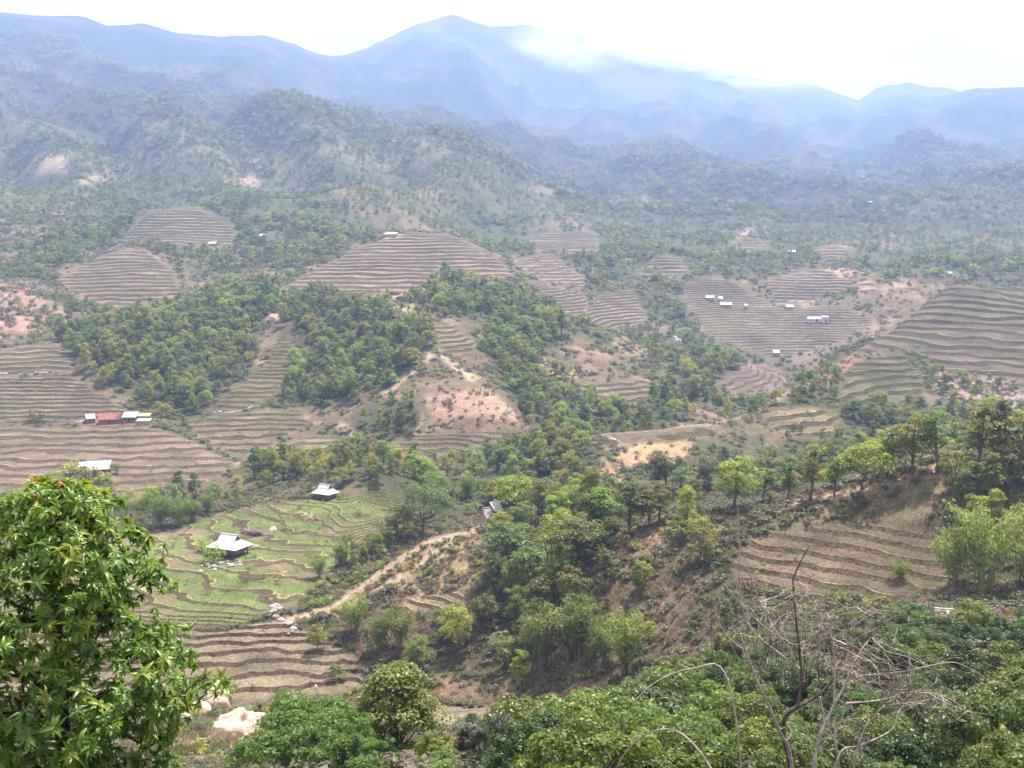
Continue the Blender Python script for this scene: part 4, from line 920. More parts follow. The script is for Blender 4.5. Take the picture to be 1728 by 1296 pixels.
# weeds along the terrace banks
wt = taken * (GD > 135) * (GD < 480) * np.clip(n2 * 1.5, 0, 1)
wt = wt * np.where(TM[17] > .3, 3.0, 1.0)
x, y, r = sow(wt, 1 / 16, 500); ok = seen(x, y, 0.8); x, y = x[ok], y[ok]; print('weeds', len(x))
scatter_stuff('weeds', 'tufts of weeds and low bushes dotted over the terraced fields', 'weeds', LOW, np.column_stack([x, y, height(x, y) + 0.35]), 0.35 + 0.45 * r.random(len(x)), r.random(len(x)) * 6.28, r.choice([0, 1, 3, 3, 2], len(x)))

# dry grass on the open near slopes
def tuft(seed, H, n, mat):
    r = np.random.default_rng(seed); V = []; F = []
    for k in range(n):
        a = r.random() * 6.28; q = r.random() * .45; p = np.array((math.cos(a) * q, math.sin(a) * q, -.05)); b = r.random() * 6.28; w = .035
        side = np.array((math.cos(b), math.sin(b), 0)) * w; h = H * (.5 + .6 * r.random()); tip = p + np.array((r.normal() * .3 * h, r.normal() * .3 * h, h)); mid = (p + tip) / 2 + np.array((0, 0, h * .12))
        i = len(V); V += [p - side, p + side, mid + side * .8, mid - side * .8, tip + side * .15, tip - side * .15]; F += [(i, i + 1, i + 2, i + 3), (i + 3, i + 2, i + 4, i + 5)]
    g = Geo(); g.add(V, F); return g.mesh('tuft', (mat,))
GRSD = leaf_mat('dry_grass', (0.17, 0.125, 0.07), (0.36, 0.28, 0.17), 0.02, 0.35, 0.35)
GRSG = leaf_mat('green_grass', (0.09, 0.10, 0.03), (0.22, 0.22, 0.07), 0.03, 0.35, 0.35)
pathm = np.zeros((RH, RW), np.float32)
for s_ in ([(470,1050),(560,1028),(620,985),(660,955),(720,915),(780,902),(850,880)], [(1330,852),(1400,838),(1500,815),(1590,785)]): stroke(pathm, s_, 6)
wg = (taken < 0.15) * (1 - .9 * sample(blur(pathm, 1), GU, GV)) * ((GD > 110) & (GD < 300)) * np.clip(0.8 + n2 * 0.8, 0.2, 1.3) * (1 - 0.7 * sstep(0.36, 0.44, GC[..., 0]))
x, y, r = sow(wg, 1 / 1.1, 520); ok = seen(x, y, 0.6); x, y = x[ok], y[ok]
dryp = fbm(x / 11, y / 11, 3, 71) > -0.05
scatter_stuff('grass', 'dry and green grass tufts on the open near slopes', 'grass', [tuft(1, .55, 34, GRSD), tuft(2, .45, 34, GRSD), tuft(3, .5, 34, GRSG)], np.column_stack([x, y, height(x, y)]), .7 + .8 * r.random(len(x)), r.random(len(x)) * 6.28, np.where(dryp, r.integers(0, 2, len(x)), 2))
# ------------------------------------------------------------------ houses, stones, pigs
ROOFG = noise_mat('weathered_grey_roof', (0.34, 0.33, 0.34), (0.60, 0.58, 0.58), 1.1, 0.6, 0.15, 6, obj_var=0.08)
ROOFW = noise_mat('whitish_sheet_roof', (0.33, 0.32, 0.32), (0.56, 0.54, 0.54), 1.1, 0.45, 0.1, 6)
ROOFR = noise_mat('red_tile_roof', (0.22, 0.085, 0.06), (0.36, 0.17, 0.12), 1.6, 0.8, 0.5, 9)
ROOFO = noise_mat('ochre_roof', (0.36, 0.28, 0.13), (0.50, 0.40, 0.22), 1.2, 0.8, 0.3)
THATCH = noise_mat('grey_thatch', (0.20, 0.17, 0.15), (0.46, 0.43, 0.42), 1.8, 0.95, 0.8, 9)
WOODW = noise_mat('reddish_board_wall', (0.16, 0.065, 0.055), (0.30, 0.13, 0.11), 2.0, 0.85, 0.3)
EARTHW = noise_mat('earth_wall', (0.25, 0.17, 0.12), (0.38, 0.27, 0.19), 1.5, 0.95, 0.3)
WHITEW = noise_mat('whitewashed_wall', (0.40, 0.38, 0.36), (0.58, 0.56, 0.54), 0.8, 0.9, 0.1)
DARKW = noise_mat('dark_timber', (0.035, 0.026, 0.022), (0.085, 0.06, 0.05), 3, 0.8, 0.3)
def box(g, x0, x1, y0, y1, z0, z1, m=0):
    V = [(x0, y0, z0), (x1, y0, z0), (x1, y1, z0), (x0, y1, z0), (x0, y0, z1), (x1, y0, z1), (x1, y1, z1), (x0, y1, z1)]
    g.add(V, [(0, 3, 2, 1), (4, 5, 6, 7), (0, 1, 5, 4), (1, 2, 6, 5), (2, 3, 7, 6), (3, 0, 4, 7)], m)
def slab(g, quad, th=0.10):
    q = np.array(quad, float); nrm = np.cross(q[1] - q[0], q[3] - q[0]); nrm /= np.linalg.norm(nrm)
    if nrm[2] < 0: q = q[::-1]; nrm = -nrm
    V = np.concatenate([q, q - nrm * th])
    g.add(V, [(0, 1, 2, 3), (7, 6, 5, 4), (0, 4, 5, 1), (1, 5, 6, 2), (2, 6, 7, 3), (3, 7, 4, 0)])
def box_part(name, parent, mat, dims):
    g = Geo()
    for d in (dims if isinstance(dims[0], (tuple, list)) else [dims]): box(g, *d)
    return mobj(name, g.mesh(name, (mat,)), parent)
def slab_part(name, parent, mat, quad, th=0.10):
    g = Geo(); slab(g, quad, th); return mobj(name, g.mesh(name, (mat,)), parent)
def house(loc, rz, L, W, hw, rise, label, roof=ROOFG, wall=WOODW, style='gable', cat='house', stilts=0.0, name='farmhouse', detail=True, open_front=False):
    """long side L along local x, front faces local -y; base at loc"""
    r = empty(name, loc, rz); tag(r, label, cat)
    l, w = L / 2, W / 2; z0 = stilts; ze = stilts + hw
    ov = 0.09 * W
    box_part('wall', r, wall, (-l, l, -w, w, z0 - (0.9 if not stilts else 0.12), ze))
    if stilts:
        for i in range(5):
            for y in (-w + .12, w - .12):
                x = -l + .15 + (L - .3) * i / 4; box_part('post', r, DARKW, (x - .09, x + .09, y - .09, y + .09, -1.2, z0 - .12))
        box_part('veranda', r, DARKW, (-l, l, -w - 1.0, -w - .01, z0 - .16, z0))
    if detail:
        k = max(2, int(L / 3))
        dw = box_part('door', r, DARKW, (-.5, .5, -w - .05, -w + .02, z0, z0 + min(hw - .15, 1.9)))
        box_part('door_frame', dw, wall, [(-.62, -.5, -w - .08, -w + .02, z0, z0 + min(hw - .1, 2.0)), (.5, .62, -w - .08, -w + .02, z0, z0 + min(hw - .1, 2.0))])
        for i in range(k):
            x = -l + L * (i + .5) / k
            if abs(x) < 1.1: continue
            wi = box_part('window', r, DARKW, (x - .4, x + .4, -w - .04, -w + .02, z0 + hw * .4, z0 + hw * .8))
            box_part('window_frame', wi, wall, [(x - .5, x - .4, -w - .07, -w + .02, z0 + hw * .36, z0 + hw * .84), (x + .4, x + .5, -w - .07, -w + .02, z0 + hw * .36, z0 + hw * .84)])
    R = empty('roof', (0, 0, 0), 0, r)
    if style == 'gable':
        zr = ze + rise; d = rise / w
        for sgn in (-1, 1):
            slab_part('roof_slope', R, roof, [(-l - ov, sgn * (w + ov), ze - d * ov), (l + ov, sgn * (w + ov), ze - d * ov), (l + ov, 0, zr), (-l - ov, 0, zr)])
        g = Geo()
        for sx in (-1, 1):
            g.add([(sx * l, -w, ze), (sx * l, w, ze), (sx * l, 0, zr - .06), (sx * l, 0, zr - .06)], [(0, 1, 2, 3)])
        mobj('gable', g.mesh('gable', (wall,)), r)
        box_part('ridge_cap', R, roof, (-l - ov - .02, l + ov + .02, -.14, .14, zr - .02, zr + .07))
    elif style == 'shed':
        slab_part('roof_slope', R, roof, [(-l - ov, -w - ov, ze - .05), (l + ov, -w - ov, ze - .05), (l + ov, w + ov, ze + rise), (-l - ov, w + ov, ze + rise)])
    else:                                  # hip skirt with a gable on top
        a, b = l * .60, w * .45; zm = ze + rise * .48; zr = ze + rise; e, f = l + ov * 2.0, w + ov * 2.0; zl = ze - .45
        for q in ([(-e, -f, zl), (e, -f, zl), (a, -b, zm), (-a, -b, zm)], [(e, f, zl), (-e, f, zl), (-a, b, zm), (a, b, zm)], [(e, -f, zl), (e, f, zl), (a, b, zm), (a, -b, zm)], [(-e, f, zl), (-e, -f, zl), (-a, -b, zm), (-a, b, zm)]):
            slab_part('roof_slope', R, roof, q)
        for sgn in (-1, 1):
            slab_part('roof_slope', R, roof, [(-a - .35, sgn * (b + .15), zm - .02), (a + .35, sgn * (b + .15), zm - .02), (a + .35, 0, zr), (-a - .35, 0, zr)])
        g = Geo()
        for sx in (-1, 1): g.add([(sx * (a + .02), -b, zm), (sx * (a + .02), b, zm), (sx * (a + .02), 0, zr - .05), (sx * (a + .02), 0, zr - .05)], [(0, 1, 2, 3)])
        mobj('gable', g.mesh('gable', (DARKW,)), r)
        box_part('ridge_cap', R, roof, (-a - .37, a + .37, -.14, .14, zr - .02, zr + .07))
    return r
def at(u, v, dmin, dz=0.0):
    p = hit(u, v, dmin)
    for b in BVH.values():                              # stand on the real step where the field is terraced
        h_ = b.ray_cast(Vector((p.x, p.y, p.z + 8)), Vector((0, 0, -1)), 16)[0]
        if h_: return Vector((p.x, p.y, h_.z + dz * .3))
    p.z += dz; return p
def mpx(p, n): return n / FPX * p.y                 # n photo pixels in metres at point p
p = at(388, 935, 215, .5); house(p, math.radians(-24), mpx(p, 50), mpx(p, 37), 1.6, 2.2, 'grey-roofed wooden house on stilts in the green paddies, the nearer one', ROOFG, WOODW, 'hip', stilts=.6, name='stilt_house')
p = at(549, 840, 260, .4); house(p, math.radians(-30), mpx(p, 31), mpx(p, 23), 1.4, 1.9, 'white-roofed house at the top edge of the green paddies', ROOFW, WOODW, 'hip', stilts=.35, name='stilt_house')
p = at(168, 800, 340, .6); house(p, math.radians(14), mpx(p, 36), mpx(p, 25), 1.9, 2.4, 'whitish-roofed house standing alone in the pink-brown terraces', ROOFW, WOODW, 'gable')
p = at(141, 797, 340, .6); house(p, math.radians(20), mpx(p, 14), mpx(p, 12), 1.7, 1.2, 'small grey shed on the left of the house in the pink-brown terraces', ROOFG, WOODW, 'shed', 'shed', name='shed', detail=False)
p = at(187, 713, 405, .5); house(p, math.radians(6), mpx(p, 34), mpx(p, 20), 1.7, 2.1, 'long farmhouse with a red tiled roof on the terraces at left', ROOFR, WOODW, 'gable')
p = at(152, 713, 405, .5); house(p, math.radians(35), mpx(p, 14), mpx(p, 12), 1.7, 1.6, 'small pale-roofed shed left of the red-roofed farmhouse', ROOFW, WOODW, 'gable', 'shed', name='shed', detail=False)
p = at(220, 712, 405, .5); house(p, math.radians(4), mpx(p, 21), mpx(p, 17), 2.0, 1.5, 'white-roofed shed touching the right end of the red-roofed farmhouse', ROOFW, WOODW, 'shed', 'shed', name='shed')
p = at(243, 716, 405, .3); house(p, math.radians(0), mpx(p, 22), mpx(p, 10), 1.3, .5, 'low pinkish-white shed in front of the white-roofed shed', ROOFW, EARTHW, 'shed', 'shed', name='shed', detail=False)
p = at(244, 709, 410, .3); house(p, math.radians(-4), mpx(p, 20), mpx(p, 10), 1.5, .8, 'ochre-roofed shed behind the low pinkish-white shed', ROOFO, EARTHW, 'shed', 'shed', name='shed', detail=False)
p = at(826, 884, 225, .2); house(p, math.radians(38), mpx(p, 26), mpx(p, 20), 1.7, 1.7, 'small hut with a grey patchy roof at the top of the near spur', THATCH, EARTHW, 'gable', 'hut', name='hut', detail=True)
p = at(838, 880, 230, .4); house(p, math.radians(30), mpx(p, 16), mpx(p, 14), 2.2, 1.5, 'pale-roofed lean-to behind the small grey hut', ROOFG, DARKW, 'shed', 'hut', name='hut', detail=False)
p = at(1606, 1046, 105, -.5); house(p, math.radians(-14), 3.6, 2.8, 1.2, .6, 'half-hidden house with a pale pinkish roof below the bamboo at right', noise_mat('pinkish_roof', (.30, .21, .19), (.48, .40, .37), 1.2, .7, .2), EARTHW, 'gable')
far_h = [(1225,518,24,12,'wide white-roofed farmhouse in the hazy middle of the valley',ROOFW,'gable'),(1198,507,17,9,'white-roofed house just up-left of the wide valley farmhouse',ROOFW,'gable'),(1216,509,8,7,'tiny shed between the two valley farmhouses',ROOFG,'shed'),
 (1259,521,7,6,'tiny white hut right of the wide valley farmhouse',ROOFW,'gable'),(1331,522,17,9,'small white-roofed house on its own terrace in the valley haze',ROOFW,'gable'),(1310,601,13,8,'low white roof beside the purplish terraced knoll',ROOFW,'shed'),
 (360,415,17,10,'tiny white-roofed house below the hazy terraced dome',ROOFW,'gable'),(445,402,15,9,'tiny pale roof among trees right of the hazy terraced dome',ROOFG,'gable'),(660,400,26,10,'low pale-roofed shelter on top of the large brown terraced hill',ROOFW,'shed'),
 (1335,428,15,9,'tiny white roof on the far right valley side',ROOFW,'gable'),(1464,344,17,10,'remote house with an orange-white roof under the right-hand mountain',ROOFO,'gable'),(1455,300,12,7,'pale speck of a house highest on the right slope',ROOFW,'shed'),(1602,466,9,6,'tiny white hut above the crest of the right terraced hill',ROOFW,'gable')]
for u, v, wp, dp, lab, rf, st in far_h:
    p = at(u, v, 560, .3); house(p, math.radians(random.uniform(-15, 15)), mpx(p, wp * .74), mpx(p, dp), 1.8, 1.5, lab, rf, EARTHW, st, 'house', name='farmhouse', detail=False)
p = at(1376, 544, 640, .3); h = house(p, math.radians(3), mpx(p, 28), mpx(p, 10), 2.2, 1.3, 'long low whitewashed building in the valley haze', ROOFG, WHITEW, 'gable', name='long_house')
p = at(1392, 545, 640, .3); h = house(p, math.radians(3), mpx(p, 10), mpx(p, 9), 3.8, .6, 'taller white block at the right end of the long valley building', ROOFW, WHITEW, 'shed', name='long_house')

# --- stones
PINKROCK = noise_mat('pink_sandstone', (0.40, 0.27, 0.20), (0.62, 0.47, 0.37), 1.2, 0.9, 0.7, 3, dist=.12)
GREYROCK = noise_mat('grey_stone', (0.20, 0.17, 0.165), (0.42, 0.37, 0.35), 1.8, 0.9, 0.6, 4, dist=.08)
WHITEROCK = noise_mat('white_stone', (0.40, 0.36, 0.33), (0.62, 0.58, 0.54), 1.6, 0.85, 0.4, 4)
PURPLE = noise_mat('purple_brushwood', (0.085, 0.055, 0.06), (0.22, 0.15, 0.14), 2.5, 0.95, 0.8, 6, dist=.1)
def boulder(p, sx, sy, sz, seed, mat, label, name='boulder', cat='boulder', sub=3, group=None, rough=.35):
    bm = bmesh.new(); bmesh.ops.create_icosphere(bm, subdivisions=sub + (2 if sx > 1.2 else 0), radius=1.0)
    r = np.random.default_rng(seed); cut_n = r.normal(size=(7, 3)); cut_n /= np.linalg.norm(cut_n, axis=1, keepdims=True); cd_ = .55 + .4 * r.random(7)
    for v in bm.verts:
        c = np.array(v.co)
        for n_, d_ in zip(cut_n, cd_):
            o = c @ n_ - d_
            if o > 0: c = c - n_ * o * .85
        v.co = Vector(c)
    CC = np.array([v.co for v in bm.verts]); K = 1 + rough * .45 * fbm(CC[:, 0] * 1.9 + seed, CC[:, 1] * 1.9 + CC[:, 2] * 1.7, 5, 5)
    for v, k in zip(bm.verts, K): v.co = Vector((v.co.x * sx * k, v.co.y * sy * k, v.co.z * sz * k))
    for f in bm.faces: f.smooth = True
    me = bpy.data.meshes.new(name); bm.to_mesh(me); bm.free(); me.materials.append(mat)
    o = mobj(name, me, None, p); o.rotation_euler = (0, 0, r.random() * 6); tag(o, label, cat, group); return o
p = at(392, 1248, 100); boulder(p, 4.0, 3.0, 3.6, 1, PINKROCK, 'largest pale pink boulder at the bottom, under the drooping branch', rough=.7)
p = at(428, 1222, 110); boulder(p, 2.6, 1.8, 1.5, 2, PINKROCK, 'flat pink rock lip right of the largest pink boulder', rough=.6)
p = at(364, 1192, 130); boulder(p, 2.8, 2.0, 2.9, 3, PINKROCK, 'upright pinkish slab up behind the largest pink boulder')
p = at(338, 1205, 125); boulder(p, 2.0, 1.7, 2.4, 4, PINKROCK, 'smaller upright pinkish slab beside the branch tip of the near tree')
p = at(306, 1222, 120); boulder(p, 2.1, 1.7, 1.7, 5, PINKROCK, 'low pinkish stone left of the upright slabs, behind the near tree')
p = at(461, 897, 225); boulder(p, .9, .8, 1.2, 6, WHITEROCK, 'white standing stone in the green paddies')
for k, (u, v, a, lab) in enumerate([(432,902,2.1,'dark purple heap beside the white standing stone'),(414,900,1.6,'smaller purplish heap between the house and the dark purple heap'),(516,878,1.2,'purplish mound, left of a pair, high in the green paddies'),(536,877,1.1,'purplish mound, right of a pair, high in the green paddies')]):
    p = at(u, v, 215); boulder(p, a, a * .7, a * .6, 20 + k, PURPLE, lab, 'brush_heap', 'heap', rough=1.0)
p = at(1142, 580, 560); boulder(p, mpx(p, 8), mpx(p, 5), mpx(p, 9), 9, WHITEROCK, 'bright white bare rock in the trees in mid valley', rough=1.6)
p = at(533, 1166, 165, .3); boulder(p, .35, .3, .9, 12, WHITEROCK, 'thin pale stone sticking up on a brown paddy bank', sub=2)
rs = np.random.default_rng(77)
for k in range(26):
    w_ = rs.random(); u = 455 + 45 * w_ + rs.normal() * 6; v = 1028 + 34 * (1 - w_) * 0 + 40 * w_ + rs.normal() * 5
    p = at(u, v, 190, .1); a = .35 + .7 * rs.random() ** 2; boulder(p, a, a * .8, a * .6, 100 + k, GREYROCK, 'grey stone in the stony stream bed beside the brown paddies', 'stone', 'stone', 2, 'stones of the stream bed')
for k in range(24):
    u = 335 + rs.random() * 70; v = 955 + rs.normal() * 8; p = at(u, v, 215, .25); a = .3 + .6 * rs.random() ** 2
    boulder(p, a, a * .8, a * .65, 140 + k, GREYROCK, 'grey stone in the rubble below the nearer grey-roofed house', 'stone', 'stone', 2, 'rubble below the nearer house')
for k in range(40):
    w_ = rs.random(); u = 300 + 80 * w_ + rs.normal() * 14; v = 1272 - 45 * w_ + rs.normal() * 12; p = at(u, v, 85, .05); a = .16 + .3 * rs.random() ** 2
    boulder(p, a, a * .8, a * .55, 200 + k, PINKROCK, 'broken pink stone in the scree left of the largest pink boulder', 'stone', 'stone', 2, 'pink scree')

# --- three small black pigs on the pale field
PIG = noise_mat('black_pig_hide', (0.012, 0.011, 0.011), (0.035, 0.03, 0.03), 6, 0.7, 0.2)
def pig(loc, rz, s, label, head_down):
    bm = bmesh.new(); me = bpy.data.meshes.new('pig')
    bz = .42
    pts = [(-.52, 0, bz + .04), (-.36, 0, bz + .05), (0, 0, bz), (.32, 0, bz + .05), (.52, 0, bz + .08 - head_down * .5), (.70, 0, bz - .02 - head_down), (.83, 0, bz - .06 - head_down),
           (-.40, .13, .22), (-.44, .13, .10), (-.41, .13, 0), (-.40, -.13, .22), (-.36, -.13, .10), (-.33, -.13, 0),
           (.30, .13, .20), (.28, .13, .10), (.30, .13, 0), (.30, -.13, .20), (.36, -.13, .10), (.35, -.13, 0),
           (.58, .10, bz + .14 - head_down * .6), (.58, -.10, bz + .14 - head_down * .6), (-.64, 0, bz), (-.68, .02, bz - .14)]
    ed = [(0, 1), (1, 2), (2, 3), (3, 4), (4, 5), (5, 6), (1, 7), (7, 8), (8, 9), (1, 10), (10, 11), (11, 12), (3, 13), (13, 14), (14, 15), (3, 16), (16, 17), (17, 18), (4, 19), (4, 20), (0, 21), (21, 22)]
    rad = [.14, .20, .235, .20, .15, .09, .055, .085, .045, .04, .085, .045, .04, .075, .04, .038, .075, .04, .038, .025, .025, .02, .012]
    me.from_pydata(pts, ed, []); o = mobj('pig', me, None, loc); me.materials.append(PIG)
    o.rotation_euler = (0, 0, rz); o.scale = (s, s, s)
    md = o.modifiers.new('skin', 'SKIN'); md.use_smooth_shade = True
    for i, v in enumerate(me.skin_vertices[0].data): v.radius = (rad[i], rad[i]); v.use_root = (i == 2)
    o.modifiers.new('sub', 'SUBSURF').levels = 2; o.modifiers['sub'].render_levels = 2
    tag(o, label, 'pig', 'black pigs on the pale field')
for u, v, rz, hd_, lab in [(773, 1193, 3.1, .02, 'small black pig on the pale field, leftmost of three'), (795, 1196, .7, .15, 'small black pig on the pale field, middle of three'), (810, 1197, .2, .08, 'small black pig on the pale field, rightmost of three')]:
    p = at(u, v, 140); 
    pig((p.x, p.y, p.z + .01), rz, .8, lab, hd_)
# ------------------------------------------------------------------ foreground thicket
NLEAF = leaf_mat('thicket_foliage', (0.036, 0.064, 0.009), (0.165, 0.225, 0.034), 0.03, 0.3, 0.36, 0.45, 2.2)
NLEAF2 = leaf_mat('yellowish_thicket_foliage', (0.085, 0.11, 0.02), (0.29, 0.31, 0.07), 0.02, 0.2, 0.36, 0.4, 2.2, red=(0.30, 0.17, 0.06))
NLEAF3 = leaf_mat('mixed_thicket_foliage', (0.045, 0.075, 0.012), (0.19, 0.235, 0.045), 0.03, 0.25, 0.36, 0.4, 2.2, red=(0.24, 0.20, 0.06))
NDEEP = leaf_mat('deep_green_foliage', (0.020, 0.040, 0.008), (0.095, 0.145, 0.024), 0.03, 0.35, 0.32, 0.45, 2.2)
NSOFT = leaf_mat('soft_green_foliage', (0.05, 0.095, 0.012), (0.16, 0.26, 0.04), 0.02, 0.2, 0.45, 0.5, 2.0)
NDARK = leaf_mat('dark_spiky_foliage', (0.020, 0.026, 0.020), (0.085, 0.10, 0.05), 0.02, 0.15, 0.2, 0.5, 2.0)
def near_bush(seed, H, rad, n_clump, n_leaf, lsize, mat, form='dome', aspect=.5, base=0.0):
    r = np.random.default_rng(seed); C = []; Rr = []
    for i in range(n_clump):
        a = r.random() * 6.283; t = r.random(); q = (.25 + .75 * r.random() ** .5)
        if form == 'dome': rr_ = rad * math.sqrt(max(0.02, 1 - (t * .95) ** 2)); z = base + H * (.08 + .86 * t)
        elif form == 'cone': rr_ = rad * (1.02 - .85 * t ** 1.3); z = base + H * (.04 + .92 * t)
        else: rr_ = rad * (.6 + .4 * math.sin(t * 3)); z = base + H * (.15 + .8 * t)
        C.append((math.cos(a) * rr_ * q, math.sin(a) * rr_ * q, z)); Rr.append(rad * .24 * (.7 + .7 * r.random()))
    g = Geo(); g.add(*clump_leaves(np.array(C), Rr, n_leaf // n_clump, lsize, r, .8, aspect, .4, 1.0))
    s = Geo()
    for c in C[:12]:
        c = np.array(c); s.add(*tube([np.array((r.normal() * .1, r.normal() * .1, -.5)), np.array((c[0] * .3, c[1] * .3, c[2] * .5)), c], [.07 + H * .006, .05, .012], 5))
    return s.mesh('stems', (BARK,), True), g.mesh('foliage', (mat,))
NB = [near_bush(301, 3.6, 2.4, 46, 7500, .20, NLEAF), near_bush(302, 3.4, 2.0, 34, 6000, .20, NDEEP), near_bush(303, 4.4, 2.3, 50, 8000, .21, NLEAF3), near_bush(304, 3.4, 2.0, 40, 8000, .17, NSOFT, 'tuft'), near_bush(305, 2.6, 2.2, 30, 5000, .18, NDEEP), near_bush(306, 3.2, 1.8, 30, 5000, .22, LEAFB)]
def put_bush(u, vb, vt, pair, Hp, label, d, wide=1.0, group=None, name='leafy_shrub', cat='shrub'):
    x = float(s_of_uv(u, vb)) * d; z = gz(x, d)
    k = max(.3, (float(t_of_v(vt)) * d - z) / Hp)            # from the ground up to the row where its top shows
    placed.append((x, d, 1.2))
    return plant(name, pair, (x, d, z - .1), (k * wide, k * wide, k), random.random() * 6.28, label, cat, group, 0.03, ('stems', 'foliage'))
CONEB = near_bush(310, 5.2, 2.55, 85, 15000, .19, NLEAF2, 'cone', .55)
SOFTB = near_bush(311, 2.8, 2.6, 60, 13000, .15, NSOFT, 'dome', .5)
SPIKB = near_bush(312, 3.0, 1.6, 30, 5500, .34, NDARK, 'tuft', .16)
put_bush(668, 1300, 1126, CONEB, 5.3, 'dense cone-shaped yellow-green bush at bottom centre-left', 58, 1.3)
put_bush(520, 1300, 1188, SOFTB, 2.9, 'soft bright green bush left of the cone-shaped bush', 56, 1.15)
put_bush(575, 1305, 1205, NB[3], 3.4, 'feathery green shrub at the foot of the cone-shaped bush', 52, 1.1)
put_bush(455, 1305, 1235, NB[4], 2.6, 'low green shrub right of the largest pink boulder', 60, 1.0)
put_bush(735, 1310, 1232, NB[5], 3.2, 'pale green shrub at the right foot of the cone-shaped bush', 54, .9)
put_bush(640, 1320, 1245, NB[3], 3.4, 'grey-green feathery shrub in front of the cone-shaped bush', 46, 1.0)
put_bush(815, 1310, 1205, SPIKB, 3.1, 'dark spiky-leaved shrub between the bare bank and the bottom thicket', 58, 1.0)
put_bush(880, 1310, 1170, NB[2], 4.5, 'yellow-tinged shrub at the left end of the bottom thicket', 60, 1.15)
put_bush(950, 1310, 1165, NB[2], 4.5, 'yellow-crested tall shrub in the bottom thicket left of centre', 62, 1.1)
put_bush(1010, 1310, 1172, NB[0], 3.7, 'fresh green shrub at the top of the bottom thicket', 63, 1.2)
put_bush(1075, 1310, 1175, NB[1], 3.1, 'broad green shrub behind the upper bare arching branch', 64, 1.3)
put_bush(1120, 1305, 1190, NB[3], 3.5, 'soft drooping green shrub behind the bare arching branches', 62, 1.2)
put_bush(1165, 1300, 1150, NB[3], 3.5, 'taller soft green shrub just right of the upper arching branch', 68, 1.1)
put_bush(1580, 1075, 1030, NB[0], 3.7, 'green shrub hiding the left half of the pinkish-roofed house', 122, 1.3)
put_bush(1640, 1085, 1034, NB[5], 3.2, 'pale shrub in front of the right end of the pinkish-roofed house', 120, 1.4)
# the rest of the thicket on the right
th = [(840,1215),(1000,1190),(1140,1165),(1200,1120),(1260,1080),(1340,1070),(1480,1065),(1560,1090),(1728,1085),(2150,1085),(2150,1620),(840,1500)]
wth = sample(blur(raster([[(u, v) for u, v in th]]), 3), GU, GV) * ((GD > 34) & (GD < 125))
wth = np.maximum(wth, ((GD > 95) & (GD < 142) & (GU > 1230) & (GU < 2100) & (GV > 1035)) * 0.8)
wth = np.maximum(wth, ((GD > 30) & (GD < 92) & (GU > 860) & (GU < 2200)) * 1.0)
x, y, r = sow(wth, 1 / 13.0, 700); cnt = 0
ok = seen(x, y, 3.0)
for a, b in zip(x[ok], y[ok]):
    if any((a - p[0]) ** 2 + (b - p[1]) ** 2 < 1.4 for p in placed[-13:]): continue
    t_ = gz(a, b) / b; u_ = float(u_of_st(a / b, t_))
    if not (-100 < u_ < 1900): continue
    j = random.choices(range(6), (5, 5, 1.2, 2, 4, .6))[0]; k = random.uniform(.5, 1.2) * (0.75 if b < 45 else 1)
    kind = ('broad dark green', 'narrower deep green', 'yellow-tinged', 'soft feathery', 'low spreading green', 'bright pale green')[j]
    zone = 'left of the fallen stem at the bottom edge' if u_ < 1040 else 'around the fallen stem' if u_ < 1220 else 'behind the trunks of the dead tree' if u_ < 1440 else 'right of the dead tree' if u_ < 1600 else 'at the lower right corner'
    depth = 'high up' if b > 95 else 'midway up' if b > 62 else 'lowest down'
    lab = f'{kind} thicket shrub {depth}, {zone}'
    plant('leafy_shrub', NB[j], (a, b, gz(a, b) - .15), k, random.random() * 6.28, lab, 'shrub', f'{kind} thicket shrubs {depth} {zone}', .08, ('stems', 'foliage')); cnt += 1
    if cnt > 285: break
# low growth at the bottom left and on the near slope
wl_ = ((GD > 22) & (GD < 80) & (GU > -100) & (GU < 860)) * np.clip(.3 + n2, 0, 1)
x, y, r = sow(wl_, 1 / 5.0, 701); ok = seen(x, y, .8)
x, y = x[ok], y[ok]
scatter_stuff('undergrowth', 'low green undergrowth on the slope right below the viewpoint', 'undergrowth', [shrub_proto(320, 1.0, .9, 12, 700, .13, NSOFT)[1], shrub_proto(321, .9, .9, 12, 700, .12, SCRUB)[1]], np.column_stack([x, y, height(x, y) - .1]), .6 + .5 * r.random(len(x)), r.random(len(x)) * 6.28, r.integers(0, 2, len(x)))

# ------------------------------------------------------------------ the near tree at the left
TLEAF = leaf_mat('whorled_leaf', (0.052, 0.105, 0.014), (0.18, 0.265, 0.034), 0.02, 0.35, 0.36, 0.40, 3.0, spec=.45)
TLEAF2 = leaf_mat('young_leaf', (0.13, 0.19, 0.02), (0.30, 0.30, 0.05), 0.03, 0.2, 0.42, 0.35, 3.0)
TRED = leaf_mat('red_young_leaf', (0.42, 0.12, 0.05), (0.62, 0.26, 0.12), 0.02, 0.2, 0.45, 0.4, 3.0)
def leaf_shape(L, W, bend):
    V = []; Fq = []; m = 5
    for k in range(m + 1):
        t = k / m; w = W * (math.sin(math.pi * (0.06 + .94 * t) ** .8) ** .85 if k < m else .02); y = L * t; z = -bend * L * t * t
        V += [(-w * .5, y, z + w * .20), (0, y, z), (w * .5, y, z + w * .20)]
    for k in range(m): Fq += [(3 * k, 3 * k + 1, 3 * k + 4, 3 * k + 3), (3 * k + 1, 3 * k + 2, 3 * k + 5, 3 * k + 4)]
    return np.array(V), np.array(Fq)
LEAFV = [leaf_shape(.142, .046, .25), leaf_shape(.13, .047, .45), leaf_shape(.155, .044, .65), leaf_shape(.115, .042, .12)]
